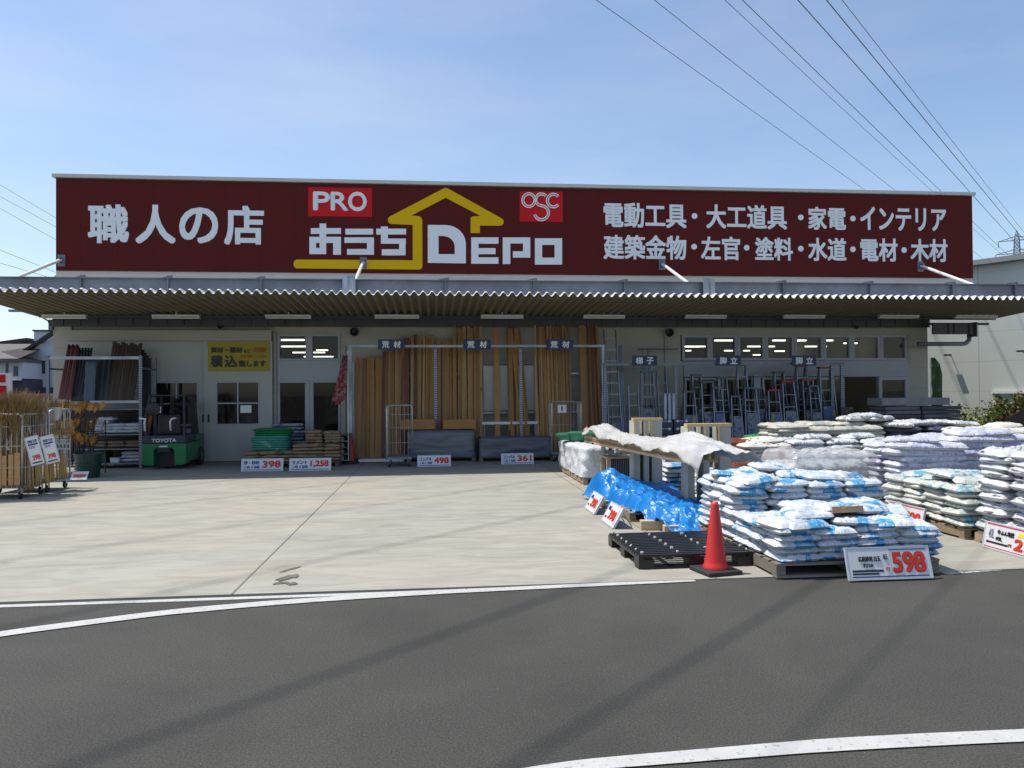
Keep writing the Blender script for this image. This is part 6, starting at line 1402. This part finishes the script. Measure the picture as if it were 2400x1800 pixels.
price_board('price board with a yellow tag reading 278 leaning on the tall white stack', (6.06, 7.58, .016), .86, .27, R(-90), R(12), [('牛ふん堆肥', .22, .50, .60, .80, m_ink, .04), ('40L', .20, .32, .36, .52, m_ink, .03), ('40L', .07, .17, .40, .78, m_bink, 0), ('円', .43, .48, .22, .34, m_red, .02), ('278', .52, .96, .14, .60, m_red, .06)], [(.02, .98, .94, .98, m_red), (.56, .96, .68, .84, m_ytag), (.05, .42, .2, .28, m_ink), (.02, .98, .03, .06, m_redsq)])
for (y, nm) in ((10.02, 'near'), (11.18, 'far')):
    p = price_board('small tilted price board with red figures at the edge of the blue tarp, %s one' % nm, (2.27, y, .018), .66, .27, R(-90), R(30), [('398', .30, .80, .20, .72, m_red, .07), ('砂利', .08, .26, .62, .84, m_bink, .02)], [(.86, .88, .1, .9, m_bink), (.06, .2, .2, .3, m_ink)])
    mb = MB(); mb.obox((-.2, .02, .25), (-.2, .26, .12), .015, .015); mb.obox((.2, .02, .25), (.2, .26, .12), .015, .015); mb.build('prop_leg', m_galv, p)
# ================================================================ neighbouring building on the right
m_rwall = mat('pale_green_panel', (0.50, 0.53, 0.49), rough=.55, var=.05, scale=.8)
_seams(m_rwall, 'Z', .95, .014, .72, .2); _seams(m_rwall, 'X', 4.2, .03, .72, 1.3)
wd = Vector((math.sin(R(-30.3)), math.cos(R(-30.3)), 0)); wA = Vector((18.1, 22.0, 0))
rb = thing('neighbour_building', 'pale green-grey panel building beyond the right end of the shop', 'building', wA, math.atan2(-wd.y, -wd.x))
# local x runs along the wall towards the viewer, local -y is outside
hz = at(2212, 562, 22.0).z
L0, L1 = -3.1, 16.0
ho = (-.92, 4.2, 1.02, 1.98)
q = atx
def wl_pt(px, py):
    """where the sight line meets the wall, as (along, height)"""
    d = ray(px, py); n_ = Vector((wd.y, -wd.x, 0)); t = n_.dot(wA-CAM)/n_.dot(d); P = CAM + d*t; return (-(P-wA).dot(wd), P.z)
o_l = wl_pt(2152, 850); o_b = .55
mb = open_wall(L0, L1, 0, hz, 0, .3, [(o_l[0], 5.5, o_b, o_l[1])]); mb.build('wall', m_rwall, rb)
mb = MB(); mb.box(L0+.002, L1, .32, 14, 0, hz-.02); 
mb2 = open_wall(L0, L0+.01, 0, hz, .3, 12, []); mb2.build('end_wall', m_rwall, rb)
mb = MB(); mb.box(L0-.15, L1, -.25, 12.3, hz+.002, hz+.165); mb.build('roof', mat('grey_roof_edge', (.23, .24, .23), rough=.6, var=.08), rb)
mb = MB(); mb.box(o_l[0]-.10, 5.6, -.12, -.004, o_l[1], o_l[1]+.07); mb.box(o_l[0]-.08, o_l[0]-.002, -.06, -.004, o_b, o_l[1]-.002); mb.build('opening_frame', m_white, rb)
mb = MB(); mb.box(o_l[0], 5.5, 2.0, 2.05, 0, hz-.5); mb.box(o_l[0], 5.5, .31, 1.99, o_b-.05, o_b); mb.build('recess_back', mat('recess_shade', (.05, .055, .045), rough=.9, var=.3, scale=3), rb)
for px, py in ((2056, 771), (2213, 763)):
    a, z_ = wl_pt(px*1.0, py*1.0)
    l_ = thing('wall_light', 'small dark bracket light on the pale neighbouring wall, %s one' % ('left' if px < 2100 else 'right'), 'lamp', wA - wd*a + Vector((0, 0, z_)), math.atan2(-wd.y, -wd.x), 'bracket lights on the neighbouring wall')
    mb = MB(); mb.tube([(0, 0, 0), (0, -.20, .05)], .012, 8); mb.build('arm', m_galvd, l_); mb = MB(); mb.box(-.09, .09, -.36, -.19, .03, .08); mb.build('lamp_head', m_black, l_)
# ---- shrubs
m_lf1 = mat('leaf_yellow_green', (0.20, 0.24, 0.025), rough=.6, var=.3, scale=12, rand=.1); m_lf2 = mat('leaf_green', (0.05, 0.10, 0.02), rough=.6, var=.3, scale=12); m_lf3 = mat('leaf_red', (0.22, 0.055, 0.025), rough=.6, var=.3, scale=12); m_lf4 = mat('leaf_olive', (0.16, 0.14, 0.04), rough=.6, var=.3, scale=12); m_stem = mat('stem_brown', (.07, .05, .03), rough=.9)
def shrub(x, y, z, rx, ry, h, mats, n_, label, name='shrub', leaf=.055, seed=1, up=.5):
    r_ = random.Random(seed); s = thing(name, label, 'shrub', (x, y, z))
    mb = MB(); ends = []
    for k in range(14):
        a = r_.uniform(0, 6.283); t = r_.uniform(.3, 1); e = Vector((rx*t*math.cos(a), ry*t*math.sin(a), h*r_.uniform(.5, 1))); mb.tube([(0, 0, 0), e*.5+Vector((0, 0, h*.1)), e], [.014, .01, .004], 5); ends.append(e)
    mb.build('stem', m_stem, s)
    mb = MB()
    for k in range(n_):
        e = r_.choice(ends); c = e*r_.uniform(.35, 1.08) + Vector((r_.gauss(0, .09), r_.gauss(0, .09), r_.gauss(0, .07))); c.z = max(.02, c.z)
        a = r_.uniform(0, 6.283); d = Vector((math.cos(a), math.sin(a), r_.uniform(-.3, .9)+up*.4)).normalized(); w_ = d.cross(Vector((r_.uniform(-1, 1), r_.uniform(-1, 1), r_.uniform(-.4, 1)))).normalized(); l_ = leaf*r_.uniform(.6, 1.4)
        mi = min(len(mats)-1, int(abs(nz3(c.x*2.2+seed, c.y*2.2, c.z*2.2))*len(mats)*1.9 + r_.uniform(0, .8)))
        mb.quad(c, c+d*l_*.5+w_*l_*.28, c+d*l_, c+d*l_*.5-w_*l_*.28, mi)
    mb.build('leaves', mats, s); return s
for (px, py, Y, rx, h, ms, n_, lb, sd) in ((2078, 936, 22.6, .5, .55, [m_lf3, m_lf2, m_lf4], 500, 'low reddish shrub right of the paving slabs', 1), (2108, 936, 22.3, .75, .95, [m_lf1, m_lf2, m_lf1], 1300, 'yellow-green shrub at the foot of the neighbouring wall', 2), (2136, 936, 21.8, .5, .6, [m_lf2, m_lf1], 600, 'darker green shrub beside the black cover', 3)):
    q = at(px, 930, Y); shrub(q.x, Y, 0.0, rx, rx*.8, at(px, 868 if sd == 2 else 895, Y).z, ms, n_, lb, seed=sd, leaf=.09)
for (px, Y, hpy, ms, lb, sd) in ((2172, 21.6, 866, [m_lf4, m_lf2, m_lf1], 'olive and yellow shrub in the opening of the neighbouring wall', 5), (2196, 21.2, 860, [m_lf3, m_lf2, m_lf4], 'red-leaved shrub in the opening of the neighbouring wall', 6), (2222, 20.9, 858, [m_lf2, m_lf1, m_lf3], 'green shrub at the right edge before the opening', 7)):
    q = at(px, 880, Y); shrub(q.x, Y, 0, .55, .5, at(px, hpy, Y).z, ms, 1500, lb, seed=sd, leaf=.11)
# ---- black sheet heap
m_bsh = mat('black_sheet', (.004, .004, .0045), rough=.85, var=.2, spec=.1)
bx = at(2185, 900, 15.5)
def heap_f(u, v):
    a = (u-.5)*2; x = 13.75 + 2.3*a + (v*.25); y = 14.8 + 2.2*v
    pr = max(0, 1-abs(a)**1.6); pf = max(0, 1-abs(2*v-1)**2.2)
    return (x, y, max(.0, 1.52*pr**.95*pf**.6 + .05*nz3(u*6, v*5)*pr*pf))
drape('black_cover', heap_f, 36, 24, m_bsh, 'heap under a black sheet at the right edge behind the bag stacks', 'heap')
# ================================================================ houses and hill beyond the left corner
m_hw = mat('house_wall_white', (0.52, 0.55, 0.60), rough=.7, var=.04); m_hb = mat('house_wall_dark', (0.045, 0.05, 0.07), rough=.7, var=.15, scale=2); m_hr = mat('roof_tile_brown', (0.125, 0.105, 0.10), rough=.8, var=.2, scale=4); m_hr2 = mat('roof_dark', (0.035, 0.037, 0.04), rough=.7, var=.2); m_win = mat('house_window', (0.03, 0.045, 0.055), rough=.1, var=.1)
YH = 44.0
def hx(px): return at(px, 800, YH).x
def hzv(py, px=60): return at(px, py, YH).z
h1 = thing('white_house', 'tall pale house with a gable roof seen left of the shop corner', 'house', (hx(50), YH, 0))
x0, x1 = 0, hx(140)-hx(50)
mb = MB(); mb.prism([(x0, 2.45*0), (x1, 0), (x1, hzv(700)), (x0+1.6, hzv(728)), (x0, hzv(766))], 0, 7); mb.build('wall', m_hw, h1)
mb = MB(); mb.obox((x0-.3, -.1, hzv(772)), (x1, -.1, hzv(704)), .13, .5); mb.build('roof', m_hr2, h1)
mb = MB(); mb.box(hx(63)-hx(50), x1, .5, 6, hzv(735), hzv(714)); mb.build('upper_storey', m_hw, h1); mb = MB(); mb.box(hx(61)-hx(50), x1, .4, 6.1, hzv(714)+.003, hzv(711)); mb.build('roof', m_hr2, h1)
mb = MB(); mb.box(hx(53)-hx(50), hx(118)-hx(50), -.06, -.002, 0, hzv(837)); mb.build('dark_cladding', m_hb, h1)
mb = MB(); mb.box(hx(83)-hx(50), hx(98)-hx(50), -.05, -.003, hzv(807), hzv(779)); wv = mb.build('window', m_win, h1); mb = MB(); mb.box(hx(82)-hx(50), hx(99)-hx(50), -.07, -.052, hzv(779)+.002, hzv(777)); mb.build('frame', m_white, wv)
h2 = thing('brown_roof_house', 'pale house with a brown hip roof and dark ground floor at the left edge', 'house', (hx(-60), YH-2, 0))
def gx(px): return at(px, 800, YH-2).x - hx(-60)
def gz(py): return at(20, py, YH-2).z
mb = MB(); mb.box(gx(-90), gx(49), 0, 7, gz(818), gz(776)); mb.build('wall', m_hw, h2)
mb = MB(); mb.box(gx(-90), gx(50), -.04, 6.8, 0, gz(820)); mb.build('dark_ground_floor', m_hb, h2)
mb = MB(); mb.box(gx(-95), gx(48), -.55, -.045, gz(822), gz(816)); mb.build('balcony_edge', m_white, h2)
mb = MB(); e = .5; X0_, X1_ = gx(-95), gx(51); zE, zR = gz(776)+.01, gz(748)+.35
mb.quad((X0_, -e, zE), (X1_, -e, zE), (X1_-4, 3.5, zR), (X0_+3, 3.5, zR)); mb.quad((X1_, -e, zE), (X1_, 7.5, zE), (X1_-4, 3.5, zR), (X1_-4, 3.5, zR+.001)); mb.quad((X0_, 7.5, zE), (X0_, -e, zE), (X0_+3, 3.5, zR), (X0_+3, 3.5, zR+.001)); mb.quad((X1_, 7.5, zE), (X0_, 7.5, zE), (X0_+3, 3.5, zR), (X1_-4, 3.5, zR)); mb.box(X0_, X1_, -e, 7.5, zE-.16, zE-.012); mb.build('roof', m_hr, h2)
for a, b_ in ((13, 18), (30, 39)): mb = MB(); mb.box(gx(a), gx(b_), -.05, -.003, gz(812), gz(791 if a > 20 else 785)); mb.build('window', m_win, h2)
h3 = thing('far_house', 'far house with a dark pitched roof behind the brown roof', 'house', (at(35, 750, 62).x, 62, 0))
mb = MB(); mb.prism([(-5, 0), (5, 0), (5, at(35, 757, 62).z), (1, at(35, 735, 62).z), (-5, at(35, 757, 62).z)], 0, 8); mb.build('wall', m_hr, h3); mb = MB(); mb.obox((-5.6, -.2, at(35, 761, 62).z), (1, -.2, at(35, 735, 62).z), .3, .6); mb.obox((1, -.2, at(35, 735, 62).z), (5.6, -.2, at(35, 761, 62).z), .3, .6); mb.build('roof', m_hr2, h3)
sg = thing('red_sign', 'red sign in a white frame at the left edge behind the brooms', 'sign', (at(-6, 850, 30).x, 30, 0)); w_ = at(23, 850, 30).x-at(-6, 850, 30).x
mb = MB(); mb.box(-1.2, w_, 0, .12, 0, at(10, 806, 30).z); mb.build('panel', m_white, sg); mb = MB(); mb.box(-1.2, w_-.18, -.02, -.002, at(10, 826, 30).z, at(10, 809, 30).z); mb.box(-1.2, w_-.14, -.02, -.002, .2, at(10, 833, 30).z); mb.build('red_panel', m_redsq, sg)
car = thing('red_car', 'red car half hidden behind the broom trolley', 'car', (at(65, 850, 26).x, 26, 0)); m_carred = mat('car_red', (.16, .01, .01), rough=.2)
mb = MB(); cz1 = at(65, 851, 26).z; mb.prism([(-.85, .25), (.85, .25), (.86, cz1-.45), (.66, cz1-.42), (.5, cz1), (-.5, cz1), (-.66, cz1-.42), (-.86, cz1-.45)], 0, 3.2); mb.build('body', m_carred, car, bevel=.05)
mb = MB(); mb.prism([(-.58, cz1-.4), (.58, cz1-.4), (.45, cz1-.06), (-.45, cz1-.06)], -.012, -.002); mb.build('rear_window', m_win, car)
for s in (-1, 1):
    mb = MB(); mb.box(s*.74-.1, s*.74+.1, -.02, -.003, cz1-.62, cz1-.5); mb.build('tail_light', m_redsq, car)
    for y in (.6, 2.6): mb = MB(); mb.lathe([(.05, -.09), (.28, -.09), (.3, -.07), (.3, .07), (.28, .09), (.05, .09)], 18); mb.build('wheel', m_black, car, loc=(s*.76, y, .3), rot=(0, R(90), 0))
m_hill = mat('wooded_hill', (0.03, 0.045, 0.028), rough=.9, var=.5, scale=.12, bump=.8)
mb = MB(); rows = []
for j in range(9):
    rows.append([(at(10, 740, 330).x - 330 + 16*i, 320 + 12*j, (at(20, 742, 330).z)*math.sin(math.pi*(j/8))**.6*(.62+.28*nz3(i*.11, 3)+.12*nz3(i*.6, j*.5)) * max(0, 1-max(0, (i-24)/8))) for i in range(36)])
mb.grid(rows); T(mb.build('hills', m_hill, None, smooth=True), kind='structure')
# bracket lamp and cable at the left corner
bl = thing('bracket_lamp', 'thin dark bracket lamp sticking out from the left shop corner', 'lamp', (at(108, 700, 20.9).x, 20.95, 0)); q0_, q1_, q2_, q3_ = [at(a, b_, 20.9) for a, b_ in ((108, 704), (104, 693), (88, 684), (46, 672))]
B0 = Vector((at(108, 700, 20.9).x, 20.95, 0))
mb = MB(); mb.tube([p-B0 for p in (q0_, q1_, q2_, at(66, 678, 20.9), q3_)], .02, 8); mb.tube([at(43, 672, 20.9)-B0, at(74, 671, 20.9)-B0], .022, 8); mb.build('arm', m_galvd, bl, smooth=True)
mb = MB(); a = at(33, 672, 20.9)-B0; mb.box(a.x-.14, a.x+.14, a.y-.06, a.y+.06, a.z-.02, a.z+.035); mb.box(a.x-.004, a.x+.004, a.y, a.y+.008, a.z+.036, a.z+.2); mb.build('lamp_head', m_galvd, bl)
mb = MB(); mb.box(-.05, .05, -.03, .1, at(108, 712, 20.9).z, at(108, 690, 20.9).z); mb.build('wall_plate', m_galvd, bl)
# ================================================================ power lines and lattice tower
m_wire = mat('cable', (.16, .17, .18), rough=.5, metal=.4); m_twr = mat('tower_steel', (.13, .16, .20), rough=.6, metal=.3)
wdir = ray(2480, 893); wdir.z = 0; wdir.normalize(); wn_ = Vector((wdir.y, -wdir.x, 0))
GL = 'overhead power lines crossing the sky on the right'
ordn = ['first overhead power line from the left in the right half of the sky', 'second overhead power line from the left in the right half of the sky', 'third overhead power line, left one of the close pair', 'fourth overhead power line, right one of the close pair', 'fifth overhead power line from the left, reaching the tower side', 'sixth overhead power line, just left of the faint one', 'faint thin power line, last on the right']
for k, (xt, v, rr) in enumerate(((1291, 23.0, .021), (1416, 23.5, .021), (1568, 24.5, .02), (1606, 19.7, .022), (1726, 17.4, .024), (1788, 14.2, .021), (1822, 11.5, .011))):
    a_ = math.atan2(wdir.x, wdir.y) - YAW
    p = at(xt, 0, 10) - CAM; p.normalize()
    # a level line above the eye through that sight line
    pt = CAM + p*(v/p.z); u_ = wn_.dot(pt-CAM)
    f_, n0 = pt + wdir*320, pt - wdir*100
    pts = [n0.lerp(f_, i/24) + Vector((0, 0, 1.2*((i/24-.38)**2)*4 - .15)) for i in range(25)]
    mb = MB(); mb.tube(pts, rr, 5, cap=False); T(mb.build('power_line', m_wire), ordn[k], 'cable', GL)
for k, (ya, yb_) in enumerate(((399, 470), (424, 489), (450, 517), (540, 586), (568, 600), (752, 768))):
    Yw = 70; a, b_ = at(0, ya, Yw), at(130, yb_+6, Yw-4); d = b_-a; pts = [a-d*1.2+Vector((0, 0, .5)), a, b_, b_+d*2]
    mb = MB(); mb.tube(pts, .022, 5, cap=False); T(mb.build('power_line', m_wire), 'thin cable left of the shop, %s from the top' % ('first', 'second', 'third', 'fourth', 'fifth', 'lowest')[k], 'cable', 'thin cables left of the shop')
YT = 300.0; tx = at(2196.5, 520, YT).x; tz = lambda py: at(2196, py, YT).z
tw = thing('power_pylon', 'dark steel lattice pylon far off above the neighbouring roof', 'pylon', (tx, YT, 0), R(-35))
def lat(z0_, z1_, w0_, w1_, n_):
    mb = MB()
    for k in range(n_):
        za, zb_ = z0_+(z1_-z0_)*k/n_, z0_+(z1_-z0_)*(k+1)/n_; wa, wb = w0_+(w1_-w0_)*k/n_, w0_+(w1_-w0_)*(k+1)/n_
        ca = [(sx*wa, sy*wa, za) for sx, sy in ((-1, -1), (1, -1), (1, 1), (-1, 1))]; cb = [(sx*wb, sy*wb, zb_) for sx, sy in ((-1, -1), (1, -1), (1, 1), (-1, 1))]
        for i in range(4):
            mb.obox(ca[i], cb[i], .28, .28); mb.obox(ca[i], cb[(i+1) % 4], .14, .14); mb.obox(ca[(i+1) % 4], cb[i], .14, .14); mb.obox(cb[i], cb[(i+1) % 4], .12, .12)
    return mb
zt = tz(498); zA, zB, zC = tz(519), tz(547), tz(575)
lat(0, zC, 4.5, 1.3, 9).build('mast', m_twr, tw); lat(zC, zt-3.5, 1.3, .85, 7).build('mast', m_twr, tw); lat(zt-3.5, zt, .85, .06, 2).build('peak', m_twr, tw)
for z, ln in ((zA, 6.6), (zB, 7.6), (zC, 6.8)):
    for s in (-1, 1):
        mb = MB(); mb.obox((s*.8, -.5, z+1.6), (s*ln, 0, z), .18, .18); mb.obox((s*.8, .5, z+1.6), (s*ln, 0, z), .18, .18); mb.obox((s*.8, -.5, z), (s*ln, 0, z), .2, .2); mb.obox((s*.8, .5, z), (s*ln, 0, z), .2, .2); mb.obox((s*ln*.5, 0, z), (s*ln*.5, 0, z+.85), .12, .12); mb.build('cross_arm', m_twr, tw)
        mb = MB(); mb.tube([(s*ln, 0, z), (s*ln, 0, z-2.6)], .16, 6); mb.build('insulator', m_twr, tw)
